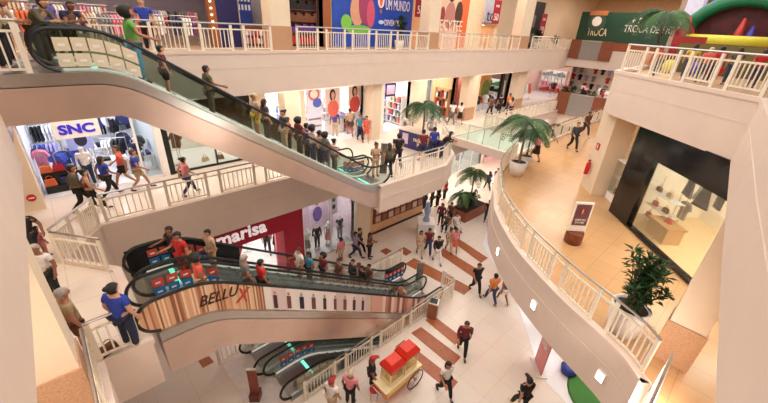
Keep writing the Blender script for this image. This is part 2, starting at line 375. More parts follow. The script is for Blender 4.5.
# ------------------------------------------------------------------ escalators
def esc_z(x, x0, x1, zt, zb, r=.55):
    s = (zb - zt) / (x1 - x0)
    def rampint(u): return 0 if u < -r else (u if u > r else (u + r) ** 2 / (4 * r))
    return zt + s * (rampint(x - x0) - rampint(x - x1))
ESC = {}
def escalator(key, xe0, x0, x1, xe1, y0, w, zt, zb, label, near_m, far_m, truss_m, near_skip=False, clad=1.15, bk=None, endx=(0., 0.)):
    root = empty('escalator', (xe0, y0, zt), label, 'escalator'); Z = lambda x: esc_z(x, x0, x1, zt, zb); ESC[key] = (Z, y0 + w / 2)
    N = 44; xs = [xe0 + (xe1 - xe0) * i / N for i in range(N + 1)]
    tx0, tx1 = xe0 - endx[0], xe1 + endx[1]; txs = [tx0 + (tx1 - tx0) * i / N for i in range(N + 1)]
    b = MB()                                            # truss clad in panels
    def bot(x):                                         # underside: flat under the landings, then a straight slope
        return esc_z(x, *(bk or (x0, x1)), zt, zb, .1) - clad
    for a, c in zip(txs, txs[1:]):
        b.faces([(a, y0, bot(a)), (a, y0 + w, bot(a)), (a, y0 + w, Z(a) - .2), (a, y0, Z(a) - .2), (c, y0, bot(c)), (c, y0 + w, bot(c)), (c, y0 + w, Z(c) - .2), (c, y0, Z(c) - .2)],
                [(0, 4, 5, 1), (3, 2, 6, 7), (0, 3, 7, 4), (1, 5, 6, 2)] + ([(0, 1, 2, 3)] if a == txs[0] else []) + ([(4, 7, 6, 5)] if c == txs[-1] else []))
    b.build('truss', truss_m, root)
    for y in (y0 + .1, y0 + w - .1):                    # outer decking at each side
        b = MB()
        for a, c in zip(txs, txs[1:]):
            zA, zB = Z(a), Z(c)
            b.faces([(a, y - .1, zA - .22), (a, y + .1, zA - .22), (a, y + .1, zA + .06), (a, y - .1, zA + .06), (c, y - .1, zB - .22), (c, y + .1, zB - .22), (c, y + .1, zB + .06), (c, y - .1, zB + .06)],
                    [(0, 4, 5, 1), (3, 2, 6, 7), (0, 3, 7, 4), (1, 5, 6, 2)] + ([(0, 1, 2, 3)] if a == txs[0] else []) + ([(4, 7, 6, 5)] if c == txs[-1] else []))
        b.build('decking', STEEL, root)
    for nm, xa, xb in (('comb_plate', xe0 - endx[0] + .02, x0 - .35), ('comb_plate', x1 + .35, xe1 + endx[1])):
        b = MB(); zz = zt if xa < x0 else zb; b.b2(xa, xb, y0 + .2, y0 + w - .2, zz - .19, zz + .015); b.build(nm, STEEL, root)
    x = x0 - .3; b = None; steps = []
    while x < x1 + .3:
        b = MB(); z = Z(x + .2); b.b2(x, x + .4, y0 + .2, y0 + w - .2, z - .2, z); steps.append(b.build('step', mat((112, 110, 110), .45, .3, var=.1), root)); x += .4
    for s in (zt, zb):                                  # green comb lights in the landing floor
        xx = x0 - .3 if s == zt else x1 + .3
        MB().b2(xx - .06, xx + .06, y0 + .22, y0 + w - .22, s + .016, s + .03).build('comb_light', mat((120, 230, 200), .4, emit=1.2), root)
    res = []
    for y, m_ in ((y0 + .1, near_m), (y0 + w - .1, far_m)):
        pr = []; r = .42
        for k in range(1, 8):
            a = R(90 * k / 8 ); pr.append((xe0 - r * math.cos(a) + .0, zt + .5 - r * math.sin(a), zt + .5 + r * math.sin(a)))
        for xx in xs: pr.append((xx, Z(xx) + .06, Z(xx) + .92))
        for k in range(7, 0, -1):
            a = R(90 * k / 8); pr.append((xe1 + r * math.cos(a), zb + .5 - r * math.sin(a), zb + .5 + r * math.sin(a)))
        b = MB(); t = .011
        for i in range(len(pr) - 1):
            (a, l0, h0), (c, l1, h1) = pr[i], pr[i + 1]
            b.faces([(a, y - t, l0), (a, y + t, l0), (a, y + t, h0), (a, y - t, h0), (c, y - t, l1), (c, y + t, l1), (c, y + t, h1), (c, y - t, h1)],
                    [(0, 4, 5, 1), (3, 2, 6, 7), (0, 3, 7, 4), (1, 5, 6, 2)])
        bal = b.build('balustrade', m_, root)
        pts = [(xe0 - .05, y, zt + .07)] + [(p[0], y, p[1]) for p in reversed(pr[:7])] + [(xe0 - r - .01, y, zt + .5)] + [(p[0], y, p[2] + .01) for p in pr] + [(xe1 + r + .01, y, zb + .5)] + [(p[0], y, p[1]) for p in reversed(pr[-7:])] + [(xe1 + .05, y, zb + .07)]
        MB().tube(pts, .042, 6).build('handrail', RUBBER, root)
        b = MB()
        b.tube([(xx, y + (.06 if y < y0 + w / 2 else -.06), Z(xx) + .1) for xx in xs], .035, 5).build('skirt_light_strip', mat((220, 216, 205), .3, emit=.4), root)
        res.append(bal)
    return root, Z, res
def stickers(root, Z, y, x0, dx, n, cols, w=.34, h=.3, zo=.2, side=-1):
    for r_, c in enumerate(cols):
        for i in range(n):
            x = x0 + i * dx; z = Z(x) + zo + (1 - r_) * (h + .05); s = (Z(x + .1) - Z(x - .1)) / .2
            b = MB(); a, e = x - w / 2, x + w / 2
            b.faces([(a, y, z - s * w / 2), (e, y, z + s * w / 2), (e, y, z + h + s * w / 2), (a, y, z + h - s * w / 2), (a, y + .012 * side, z - s * w / 2), (e, y + .012 * side, z + s * w / 2), (e, y + .012 * side, z + h + s * w / 2), (a, y + .012 * side, z + h - s * w / 2)],
                    [(0, 3, 2, 1), (4, 5, 6, 7), (0, 1, 5, 4), (1, 2, 6, 5), (2, 3, 7, 6), (3, 0, 4, 7)])
            o = b.build('notice_sticker', c, root)
            # a small pale pictogram bar on the notice
            MB().b2(x - w * .25, x + w * .2, y + .014 * side, y + .02 * side, z + h * .35, z + h * .55).build('pictogram', WHITE, o)
SRED, SBLU, SCRM = mat((206, 74, 62), .5), mat((34, 112, 178), .5), mat((226, 214, 184), .5)
# upper pair: third to second level
e1n = escalator('E1N', .45, 1.4, 9.45, 10.3, 10.7, 1.45, L3, L2, 'upper pair escalator, near lane full of descending shoppers, pink metal underside', GLASS, GLASS, BRUSHED, endx=(1.25, .15), clad=.97, bk=(1.3, 9.6))
stickers(e1n[0], e1n[1], 10.78, .55, .3, 5, (SCRM, SCRM), .27, .27, .17)
e1f = escalator('E1F', .45, 1.4, 9.45, 10.3, 12.25, 1.45, L3, L2, 'upper pair escalator, far lane with red and blue notices at its foot', GLASS, GLASS, BRUSHED, endx=(1.25, .15), clad=.97, bk=(1.3, 9.6))
stickers(e1f[0], e1f[1], 12.32, 9.3, .25, 5, (SRED, SBLU), .22, .22, .2)
# middle pair: second level to ground floor
PRINT = stripes([(204, 150, 112), (230, 192, 154), (168, 112, 82), (222, 172, 134), (140, 92, 68), (238, 208, 178), (214, 164, 126)], 25)
e2n = escalator('E2N', .55, 1.6, 10.1, 11.2, 7.5, 1.25, L2, L1, 'middle escalator with the printed wood and fashion advert on its balustrade', PRINT, GLASS, BRUSHED, endx=(.1, .1), clad=1.25, bk=(1.75, 10.2))
e2f = escalator('E2F', .75, 1.6, 10.1, 11.2, 8.85, 1.35, L2, L1, 'middle escalator with the black outer balustrade and red and blue notices', GLASS, GLASS, BRUSHED, endx=(.1, .1), clad=1.25, bk=(1.75, 10.2))
stickers(e2n[0], e2n[1], 8.63, .8, .31, 5, (SRED, SBLU), .25, .22, .25)
BK = mat((20, 18, 19), .25)
for xa, xb in ((.4, 3.3), (10.1, 11.45)):
    MBk = MB(); n_ = 14
    for i in range(n_):
        a, c = xa + (xb - xa) * i / n_, xa + (xb - xa) * (i + 1) / n_; Zf = e2f[1]; yy = 10.075
        MBk.faces([(a, yy, Zf(a) + .07), (c, yy, Zf(c) + .07), (c, yy, Zf(c) + .9), (a, yy, Zf(a) + .9), (a, yy + .008, Zf(a) + .07), (c, yy + .008, Zf(c) + .07), (c, yy + .008, Zf(c) + .9), (a, yy + .008, Zf(a) + .9)], [(0, 1, 2, 3), (7, 6, 5, 4), (0, 4, 5, 1), (2, 6, 7, 3)])
    MBk.build('black_film', BK, e2f[0])
stickers(e2f[0], e2f[1], 10.06, 1.0, .3, 5, (SRED, SBLU), .24, .22, .25)
stickers(e2f[0], e2f[1], 10.06, 10.2, .28, 5, (SRED, SBLU), .22, .22, .2)
# advert panels on the near balustrade (printed film on its outer face)
Z = e2n[1]; y = 7.585
def film(x0, x1, m, name, za=.08, zb=.9, n=6, yo=0, parent=None):
    b = MB()
    for i in range(n):
        a, c = x0 + (x1 - x0) * i / n, x0 + (x1 - x0) * (i + 1) / n; yy = y - .004 - yo
        b.faces([(a, yy, Z(a) + za), (c, yy, Z(c) + za), (c, yy, Z(c) + zb), (a, yy, Z(a) + zb), (a, yy - .004, Z(a) + za), (c, yy - .004, Z(c) + za), (c, yy - .004, Z(c) + zb), (a, yy - .004, Z(a) + zb)],
                [(0, 1, 2, 3), (7, 6, 5, 4), (0, 4, 5, 1), (1, 5, 6, 2), (2, 6, 7, 3), (3, 7, 4, 0)])
    return b.build(name, m, parent or e2n[0])
FILMW = stripes([(232, 220, 214), (214, 196, 190), (240, 232, 228), (226, 206, 204)], 2.3)
f1 = film(2.95, 6.9, FILMW, 'advert_panel', n=16)
f2 = film(6.95, 10.35, stripes([(216, 168, 150), (150, 92, 78), (236, 206, 190), (186, 128, 110)], 6), 'advert_panel', n=14)
f3 = film(10.4, 11.4, mat((236, 228, 226), .5), 'advert_panel', n=4)
r2 = random.Random(3)
for i in range(9):                                     # printed dark figures in the film
    xx = 3.25 + i * .41; w_ = .1 + r2.random() * .07; c = r2.choice([(34, 34, 44), (70, 44, 52), (40, 60, 92), (120, 70, 66)])
    film(xx - w_ / 2, xx + w_ / 2, mat(c, .6), 'printed_figure', .14, .62, 1, .005, f1); film(xx - .035, xx + .035, mat((196, 148, 122), .6), 'printed_head', .64, .76, 1, .005, f1)
sl = math.atan2(0, 1)
text('BELLU', (1.85, y - .012, Z(1.85) + .52), .95, .3, mat((66, 30, 22), .6), e2n[0], 'lettering', roll=-.12, shear=.3)
text('X', (2.4, y - .012, Z(2.4) + .56), .3, .42, mat((196, 60, 40), .6), e2n[0], 'lettering', roll=-.3)
text('KZV', (10.9, y - .016, Z(10.9) + .45), .55, .25, mat((60, 50, 52), .6), f3, 'lettering')
# lower pair: ground floor to basement
e3n = escalator('E3N', 3.55, 4.9, 13.2, 14.2, 7.65, 1.45, L1, LB, 'lower escalator beside the ground floor railing, empty, with a pale panelled side', GLASS, GLASS, STEEL, endx=(.1, .1))
e3f = escalator('E3F', 3.3, 4.9, 13.2, 14.2, 9.15, 1.45, L1, LB, 'lower escalator furthest under the pink truss, empty', GLASS, GLASS, STEEL, endx=(.1, .1))
stickers(e3n[0], e3n[1], 8.98, 3.9, .3, 5, (SRED, SBLU), .25, .22, .2)
stickers(e3f[0], e3f[1], 10.48, 3.9, .3, 5, (SRED, SBLU), .25, .22, .2)
stickers(e3n[0], e3n[1], 7.74, 3.9, .32, 6, (SCRM, SCRM), .27, .27, .2, 1)
# landing plates in the floor
struct('floor_plate', MB().b2(2.2, 4.1, 7.7, 10.6, L1 + .001, L1 + .012), mat((236, 226, 222), .3))
# ------------------------------------------------------------------ glass footbridge on the second level
br = empty('glass_footbridge', (21.2, 11.5, L2), 'green tinted glass footbridge crossing the void behind the palms', 'bridge')
MB().b2(19.6, 23.1, 9.25, 13.9, L2 - .12, L2 + .01).build('deck', mat((218, 226, 214), .15, var=.05), br)
for xx in (19.6, 23.1):
    for k in range(4):
        ya = 9.3 + k * 1.15; MB().b2(xx - .01, xx + .01, ya + .03, ya + 1.12, L2 + .06, L2 + 1.0).build('glass_panel', TEAL, br)
        MB().b2(xx - .02, xx + .02, ya - .01, ya + .02, L2, L2 + 1.05).build('post', STEEL, br)
    MB().tube([(xx, 9.3, L2 + 1.05), (xx, 13.9, L2 + 1.05)], .03, 6).build('handrail', STEEL, br)
MB().b2(19.4, 19.6, 9.1, 13.95, L2 - .5, L2 + .02).build('edge_beam', PLASTER, br); MB().b2(23.1, 23.3, 9.2, 13.95, L2 - .5, L2 + .02).build('edge_beam', PLASTER, br)
# ------------------------------------------------------------------ merchandise
CN = {'white': (238, 236, 234), 'black': (26, 26, 30), 'navy': (36, 42, 84), 'blue': (62, 84, 190), 'red': (190, 40, 44), 'pink': (232, 140, 168), 'orange': (224, 110, 60),
      'grey': (140, 140, 146), 'beige': (214, 184, 150), 'yellow': (232, 196, 70), 'green': (70, 130, 70), 'purple': (104, 60, 150), 'brown': (120, 74, 48), 'lilac': (170, 160, 216)}
def cm(n): return mat(CN[n], .7, var=.12, scale=12)
b = MB()                                                # a shirt on its hanger, seen flat in the XZ plane, shoulders at z = 0
out = [(-.07, 0), (-.2, -.05), (-.29, -.26), (-.21, -.3), (-.16, -.16), (-.17, -.68), (.17, -.68), (.16, -.16), (.21, -.3), (.29, -.26), (.2, -.05), (.07, 0)]
b.prism(out, -.035, .035); b.xf(Matrix.Rotation(R(90), 4, 'X'))
GARM = b.mesh('hanging_shirt', WHITE)
b = MB(); b.prism([(-.06, 0), (-.13, -.3), (-.28, -.95), (.28, -.95), (.13, -.3), (.06, 0)], -.04, .04); b.xf(Matrix.Rotation(R(90), 4, 'X'))
DRESS = b.mesh('hanging_dress', WHITE)
def garment(p, rz, col, where, me=None, word='shirt'):
    o = bpy.data.objects.new('hanging_' + word, me or (GARM if word == 'shirt' else DRESS)); COL.objects.link(o); o.location = p; o.rotation_euler = (0, 0, rz)
    paint(o, cm(col)); L = '%s %s hanging %s' % (col, word, where); tag(o, L, 'clothing', L)
def rack(x, y, z, n, cols, rz, where, label, word='shirt', h=1.25, face=False):
    r = empty('clothes_rail', (x, y, z), label, 'clothes rail'); r.rotation_euler = (0, 0, rz); hl = n * .065 + .08; WORLD[r.as_pointer()] = Vector((0, 0, 0))
    for s in (-1, 1):
        MB().tube([(s * hl, 0, 0), (s * hl, 0, h + .08)], .018, 6).build('leg', STEEL, r); MB().b2(s * hl - .02, s * hl + .02, -.22, .22, 0, .03).build('foot', STEEL, r)
    MB().tube([(-hl, 0, h + .08), (hl, 0, h + .08)], .016, 6).build('hanging_bar', STEEL, r)
    for i in range(n):
        d = -hl + .1 + i * .13; garment((x + d * math.cos(rz), y + d * math.sin(rz), z + h), rz + R(82), cols[(i // 3) % len(cols)], where, None, word)
def table(x, y, z, cols, rz, where, label, w=1.2, d=.7, h=.75):
    r = empty('display_table', (x, y, z), label, 'table'); r.rotation_euler = (0, 0, rz); WORLD[r.as_pointer()] = Vector((0, 0, 0))
    MB().b2(-w / 2, w / 2, -d / 2, d / 2, h - .05, h).build('table_top', WHITE, r)
    for sx in (-1, 1):
        for sy in (-1, 1): MB().b2(sx * (w / 2 - .05) - .025, sx * (w / 2 - .05) + .025, sy * (d / 2 - .05) - .025, sy * (d / 2 - .05) + .025, 0, h - .05).build('leg', WHITE, r)
    k = 0
    for ix in range(3):
        for iy in range(2):
            c = cols[k % len(cols)]; k += 1; px, py = -w / 2 + .22 + ix * (w - .44) / 2, -d / 4 + iy * d / 2
            for j in range(2):
                o = bpy.data.objects.new('folded_shirt', FOLD); COL.objects.link(o); o.location = (x + px * math.cos(rz) - py * math.sin(rz), y + px * math.sin(rz) + py * math.cos(rz), z + h + .001 + j * .06); o.rotation_euler = (0, 0, rz)
                paint(o, cm(c)); L = 'folded %s shirt piled %s' % (c, where); tag(o, L, 'clothing', L)
b = MB(); b.lathe([(.10, 0), (.16, .012), (.165, .04), (.12, .055)], n=4); b.xf(Matrix.Rotation(R(45), 4, 'Z')); b.xf(Matrix.Diagonal((1.25, 1, 1, 1))); FOLD = b.mesh('folded_shirt', WHITE)
b = MB(); b.prism([(-.17, 0), (.17, 0), (.13, .22), (-.13, .22)], -.06, .06); b.xf(Matrix.Rotation(R(90), 4, 'X')); BAGB = b.mesh('bag_body', WHITE)
b = MB(); b.tube([(-.08, 0, .2), (-.07, 0, .31), (0, 0, .35), (.07, 0, .31), (.08, 0, .2)], .012, 5); BAGH = b.mesh('bag_handle', WHITE)
def bag(p, rz, col, label, group=None, s=1.):
    r = empty('handbag', p, label, 'bag', group); r.rotation_euler = (0, 0, rz); r.scale = (s, s, s)
    for nm, me in (('bag_body', BAGB), ('handle', BAGH)):
        o = bpy.data.objects.new(nm, me); COL.objects.link(o); o.parent = r; paint(o, cm(col))
def shelf_unit(x0, x1, y, z, rows, cols, where, label, h=2.2, d=.35, m=WHITE, items='bottle', n=7):
    r = empty('shelf_unit', ((x0 + x1) / 2, y, z), label, 'shelves')
    MB().b2(x0, x1, y + d - .03, y + d, z, z + h).build('back_panel', m, r)
    for xx in (x0, x1 - .04): MB().b2(xx, xx + .04, y, y + d - .03, z, z + h).build('side_panel', m, r)
    for k in range(rows):
        zz = z + .15 + k * (h - .2) / rows; MB().b2(x0 + .04, x1 - .04, y + .01, y + d - .03, zz - .03, zz).build('shelf', m, r)
        for i in range(n):
            c = cols[(i * 7 + k * 3) % len(cols)]; xx = x0 + .12 + (x1 - x0 - .24) * i / (n - 1); g = (h - .2) / rows
            if items == 'box': o = MB().b2(xx - .08, xx + .08, y + .06, y + .24, zz, zz + g * (.5 + .25 * ((i * 5 + k) % 3) / 2)).build('goods_box', cm(c), None, origin=(xx, y + .15, zz))
            else: o = MB().lathe([(.05, 0), (.055, .1), (.05, .16), (.02, .2), (.02, .26)], (xx, y + .15, zz), 8).build('goods_bottle', cm(c), None, True, origin=(xx, y + .15, zz))
            L = '%s %s on the shelves %s' % (c, 'packet' if items == 'box' else 'bottle', where); tag(o, L, 'box' if items == 'box' else 'bottle', L)
def side_shelf(xw, ya, yb, z, rows, cols, where, label, h=2.4, m=WHITE, items='bottle', n=7, d=.34):
    # shelves against a right hand wall, open towards -X
    r = empty('shelf_unit', (xw - d / 2, (ya + yb) / 2, z), label, 'shelves')
    MB().b2(xw - .04, xw - .01, ya, yb, z, z + h).build('back_panel', m, r)
    for yy in (ya, yb - .04): MB().b2(xw - d, xw - .04, yy, yy + .04, z, z + h).build('side_panel', m, r)
    for k in range(rows):
        g = (h - .2) / rows; zz = z + .15 + k * g; MB().b2(xw - d, xw - .04, ya + .04, yb - .04, zz - .03, zz).build('shelf', m, r)
        for i in range(n):
            c = cols[(i * 5 + k * 3) % len(cols)]; yy = ya + .18 + (yb - ya - .36) * i / (n - 1); w_ = min(.16, (yb - ya - .4) / n * .42)
            if items == 'box': o = MB().b2(xw - d + .04, xw - .08, yy - w_, yy + w_, zz, zz + g * (.45 + .2 * ((i * 5 + k) % 3))).build('goods_box', cm(c), None, origin=(xw - d / 2, yy, zz))
            else: o = MB().lathe([(.07, 0), (.08, .12), (.07, .2), (.03, .25), (.03, .32)], (xw - d / 2, yy, zz), 8).build('goods_bottle', cm(c), None, True, origin=(xw - d / 2, yy, zz))
            L = '%s %s on the shelves %s' % (c, 'packet' if items == 'box' else 'bottle', where); tag(o, L, 'box' if items == 'box' else 'bottle', L)
def room(key, x0, x1, y0, y1, z0, z1, wm, fm, lamp=1.0, lab='', lm=None):
    struct('wall_%s_back' % key, MB().b2(x0, x1, y1, y1 + .1, z0, z1), wm); struct('wall_%s_left' % key, MB().b2(x0 - .08, x0, y0, y1, z0, z1), wm); struct('wall_%s_right' % key, MB().b2(x1, x1 + .08, y0, y1, z0, z1), wm)
    struct('floor_%s' % key, MB().b2(x0, x1, y0, y1, z0 + .005, z0 + .02), fm)
    struct('ceiling_%s' % key, MB().b2(x0, x1, y0, y1, z1 - .12, z1 - .04), WHITE)
    if lamp:
        n = max(1, int((x1 - x0) / 2.4))
        for i in range(n):
            xx = x0 + (x1 - x0) * (i + .5) / n; r = empty('ceiling_lamp', (xx, (y0 + y1) / 2, z1 - .12), 'recessed ceiling lamp inside ' + lab, 'lamp', 'recessed ceiling lamps inside ' + lab)
            MB().b2(xx - .65, xx + .65, y0 + .5, y1 - .5, z1 - .19, z1 - .121).build('frame', WHITE, r)
            MB().b2(xx - .58, xx + .58, y0 + .57, y1 - .57, z1 - .2, z1 - .191).build('lamp_panel', mat((255, 250, 244) if lm is None else lm, .5, var=0, emit=lamp * 3.2), r)
def glassfront(key, x0, x1, y, z0, z1, label, m=None, n=2):
    r = empty('shop_window', ((x0 + x1) / 2, y, z0), label, 'window'); fm = m or STEEL
    for i in range(n + 1):
        xx = x0 + (x1 - x0) * i / n; MB().b2(xx - .035, xx + .035, y - .04, y + .04, z0, z1).build('mullion', fm, r)
    MB().b2(x0, x1, y - .04, y + .04, z1 - .07, z1).build('top_frame', fm, r); MB().b2(x0, x1, y - .04, y + .04, z0, z0 + .1).build('bottom_frame', fm, r)
    for i in range(n):
        a, c = x0 + (x1 - x0) * i / n + .036, x0 + (x1 - x0) * (i + 1) / n - .036; MB().b2(a, c, y - .008, y + .008, z0 + .1, z1 - .07).build('pane', GLASS, r)
WALLW = mat((240, 240, 244), .5, var=.02); FLW = mat((238, 236, 236), .25, var=.03)
def W2(px, py=110, Y=17.2): return aty(px, py, Y).x
# ---- second level, left side: solid walls between the shops
def wall2(key, x0, x1, m=CREAM, z0=L2, z1=-1.7, y0=17.2, y1=17.6): return struct('wall_' + key, MB().b2(x0, x1, y0, y1, z0, z1), m)
struct('wall_second_left', MB().b2(-6, -1.05, 16.4, 17.6, L2, -1.6), CREAM)
snc = (-1.05, 2.3)
room('blue_shop', snc[0], 3.0, 17.3, 22.5, L2, -1.7, WALLW, FLW, 3.2, 'the white clothing store', (240, 244, 255))
wall2('second_header', -1.05, 3.0, WHITE, -2.35, -1.7)
wall2('second_jamb', 2.95, 3.2, WHITE)
sb = empty('shop_sign', (.55, 17.0, -2.7), 'white box sign with blue block letters above the clothing store', 'sign')
MB().b2(-.15, 1.2, 16.9, 17.19, -2.95, -2.3).build('sign_box', mat((236, 226, 222), .4, emit=.15), sb)
text('SNC', (.52, 16.89, -2.62), 1.05, .36, mat((58, 44, 190), .4, emit=.3), sb, depth=.03, bold=.045)
glassfront('a', 2.25, 2.95, 17.25, L2, -2.35, 'narrow white framed glass door right of the clothing store opening', WHITE, 1)
wh = 'in the white clothing store'
P1 = ['black', 'navy', 'white', 'blue', 'grey']
rack(-.3, 21.9, L2, 9, ['black', 'white', 'navy'], 0, 'at the back ' + wh, 'clothes rail against the back wall of the white clothing store', h=1.7)
rack(1.3, 21.9, L2, 10, ['white', 'blue', 'black'], 0, 'at the back ' + wh, 'long clothes rail with mixed shirts at the back of the white clothing store', h=1.7)
rack(-.55, 20.6, L2, 6, ['blue', 'lilac'], 0, 'in the middle ' + wh, 'rail of blue shirts in the middle of the white clothing store', h=1.2)
rack(.5, 19.6, L2, 6, ['blue', 'white'], R(20), 'on the slanted rail ' + wh, 'slanted rail of blue shirts near the middle of the white clothing store', h=1.2)
rack(2.2, 20.4, L2, 7, ['navy', 'black', 'white'], R(90), 'on the side rail ' + wh, 'side rail with navy shirts in the white clothing store', h=1.3)
rack(-.8, 19.2, L2, 5, ['pink', 'black', 'grey'], R(90), 'by the left wall ' + wh, 'short rail by the left wall of the white clothing store', h=1.4)
table(1.2, 18.6, L2, ['grey', 'white', 'black'], 0, 'on the front table ' + wh, 'white table of folded shirts at the front of the white clothing store', 1.5)
table(.9, 20.8, L2, ['grey', 'black', 'navy'], 0, 'on the rear table ' + wh, 'white table of dark folded shirts further back in the white clothing store', 1.2)
table(2.5, 18.5, L2, ['white', 'navy', 'blue'], 0, 'on the small right table ' + wh, 'small white table with folded shirts at the right of the white clothing store', .8)
rack(2.3, 21.4, L2, 8, ['black', 'grey', 'navy', 'white'], R(35), 'on the rear diagonal rail ' + wh, 'diagonal rail at the rear right of the white clothing store', h=1.9)
rack(1.7, 19.7, L2, 6, ['white', 'black', 'navy'], R(-15), 'on the rail behind the front table ' + wh, 'rail behind the front table of the white clothing store', h=1.25)
rack(-.2, 18.5, L2, 5, ['blue', 'navy', 'lilac'], R(60), 'on the rail behind the bag display ' + wh, 'short rail behind the black bag display of the white clothing store', h=1.35)
rack(2.6, 19.4, L2, 5, ['black', 'grey', 'white'], R(80), 'on the rail by the right wall ' + wh, 'short rail by the right wall of the white clothing store', h=1.35)
table(.25, 18.2, L2, ['navy', 'grey', 'white'], R(10), 'on the table beside the bag display ' + wh, 'white table beside the black bag display in the clothing store', .9)
k = empty('bag_display', (-.45, 17.95, L2), 'black stepped display of orange bags at the front of the white clothing store', 'display')
MB().b2(-.95, .1, 17.7, 18.2, L2 + .02, L2 + .3).build('lower_shelf', BLACK, k); MB().b2(-.95, .1, 18.0, 18.25, L2 + .3, L2 + .75).build('upper_shelf', BLACK, k)
for i, (xx, zz, c) in enumerate(((-.75, .3, 'orange'), (-.3, .3, 'navy'), (-.75, .75, 'orange'), (-.38, .75, 'red'))):
    bag((xx, 17.84 if zz < .5 else 18.12, L2 + zz), 0, c, ['large orange bag on the lower step of the black display', 'navy bag on the lower step of the black display', 'orange bag on the upper step of the black display', 'red bag on the upper step of the black display'][i], None, 1.15)
def poster(p, w, h, m, label, face='-Y', art=None, t=.04, cat='poster', name='poster'):
    """flat framed print hung at p (its centre); art = coloured patches in the unit square"""
    rz = 0 if face == '-Y' else (R(-90) if face == '-X' else face)
    r = empty(name, p, label, cat); r.rotation_euler = (0, 0, rz); WORLD[r.as_pointer()] = Vector((0, 0, 0))
    MB().b2(-w / 2, w / 2, 0, t, -h / 2, h / 2).build('print', m, r)
    for i, (kind, cx, cz, sw, sh, c, *nm) in enumerate(art or []):
        b = MB(); x, z = cx * w / 2, cz * h / 2; pw, ph = sw * w / 2, sh * h / 2; y = -.003 - i * .003
        if kind == 'o': b.faces([(x + pw * math.cos(2 * math.pi * j / 20), y, z + ph * math.sin(2 * math.pi * j / 20)) for j in range(20)] + [(x + pw * math.cos(2 * math.pi * j / 20), 0, z + ph * math.sin(2 * math.pi * j / 20)) for j in range(20)], [tuple(range(20))] + [(j, (j + 1) % 20, 20 + (j + 1) % 20, 20 + j) for j in range(20)])
        else: b.b2(x - pw, x + pw, y, 0, z - ph, z + ph)
        b.build(nm[0] if nm else 'printed_patch', c if not isinstance(c, tuple) else mat(c, .6), r)
    return r
def portrait(skin, hair, top): return [('o', -.05, .25, .42, .5, hair, 'printed_hair'), ('o', 0, .22, .24, .3, skin, 'printed_face'), ('o', 0, -.9, .8, .75, top, 'printed_dress'), ('r', 0, -.12, .12, .16, skin, 'printed_neck')]
poster((1.75, 21.1, L2 + 2.2), 1.9, 1.3, mat((44, 50, 104), .5), 'large navy fashion poster high inside the white clothing store', art=[('o', .15, .35, .16, .24, (206, 166, 150), 'printed_face'), ('o', .15, -.5, .3, .6, (232, 226, 232), 'printed_shirt'), ('o', -.55, -.2, .22, .6, (24, 24, 40), 'printed_figure')])
poster((.55, 19.2, L2 + 1.7), .85, 1.1, mat((176, 180, 226), .5), 'pale blue poster of a seated model in the white clothing store', art=[('o', -.2, .5, .2, .2, (180, 136, 116), 'printed_face'), ('o', .1, -.25, .5, .5, (40, 40, 60), 'printed_figure')])
sgn = empty('round_floor_sign', (-1.32, 16.36, L2 + .55), 'small red round sign on the cream wall left of the clothing store', 'sign')
MB().wheel((-1.32, 16.38, L2 + .5), .13, .03, 'Y').build('disc', RED, sgn); MB().b2(-1.4, -1.24, 16.355, 16.363, L2 + .48, L2 + .52).build('white_bar', WHITE, sgn)
# black framed window shop
room('window_shop', 3.3, 7.2, 17.3, 20.5, L2, -1.7, mat((244, 236, 224), .5), FLW, 2.5, 'the black framed window shop')
wall2('second_black_left', 3.2, 3.4, BLACK); wall2('second_black_header', 3.4, 7.2, BLACK, -2.3, -1.7)
glassfront('b', 3.4, 7.2, 17.3, L2, -2.3, 'black framed display window below the upper escalator', BLACK, 2)
rack(4.0, 18.6, L2 + .02, 5, ['brown', 'grey', 'black'], R(70), 'in the black framed window', 'rail of dark clothes in the black framed window', h=1.5)
bag((5.0, 18.1, L2 + .02), .3, 'beige', 'beige bag on the floor of the black framed window'); bag((5.7, 18.0, L2 + .02), -.2, 'brown', 'brown bag on the floor of the black framed window')
poster((5.6, 20.3, L2 + 1.7), 1.1, 1.5, mat((232, 190, 160), .5), 'peach poster at the back of the black framed window', art=portrait((230, 180, 156), (90, 56, 40), (224, 150, 110)))
wall2('second_mid', 7.2, 8.0, CREAM)
room('glass_shop', 8.0, 10.0, 17.3, 21, L2, -1.7, WALLW, FLW, 4, 'the small white shop behind the escalator'); glassfront('c', 8.0, 10.0, 17.25, L2, -1.75, 'white lit shop window behind the descending shoppers', WHITE, 2)
rack(8.9, 20, L2 + .02, 8, ['lilac', 'white', 'grey'], 0, 'in the small white shop', 'clothes rail in the small white shop behind the escalator', h=1.5)
wall2('second_mid_post', 10.0, 10.25, CREAM)
xa, xb = 10.25, W2(364)
room('cosmetics_shop', xa, xb, 17.3, 22, L2, -1.7, WALLW, FLW, 4, 'the white cosmetics shop'); wall2('second_cos_header', xa, xb, WHITE, -1.95, -1.7)
c1 = W2(314)
poster((c1, 17.15, L2 + 1.75), .95, 3.2, mat((214, 218, 240), .5), 'tall printed column panel left of the portrait posters', art=[('o', 0, .75, .75, .22, (206, 110, 96), 'printed_wreath'), ('o', 0, .75, .5, .14, (240, 224, 226), 'printed_centre'), ('o', .4, .45, .6, .16, (84, 100, 190), 'printed_cloth'), ('r', 0, -.1, .85, .03, (150, 120, 110)), ('r', 0, -.35, .85, .03, (150, 120, 110)), ('r', 0, -.6, .85, .03, (150, 120, 110))])
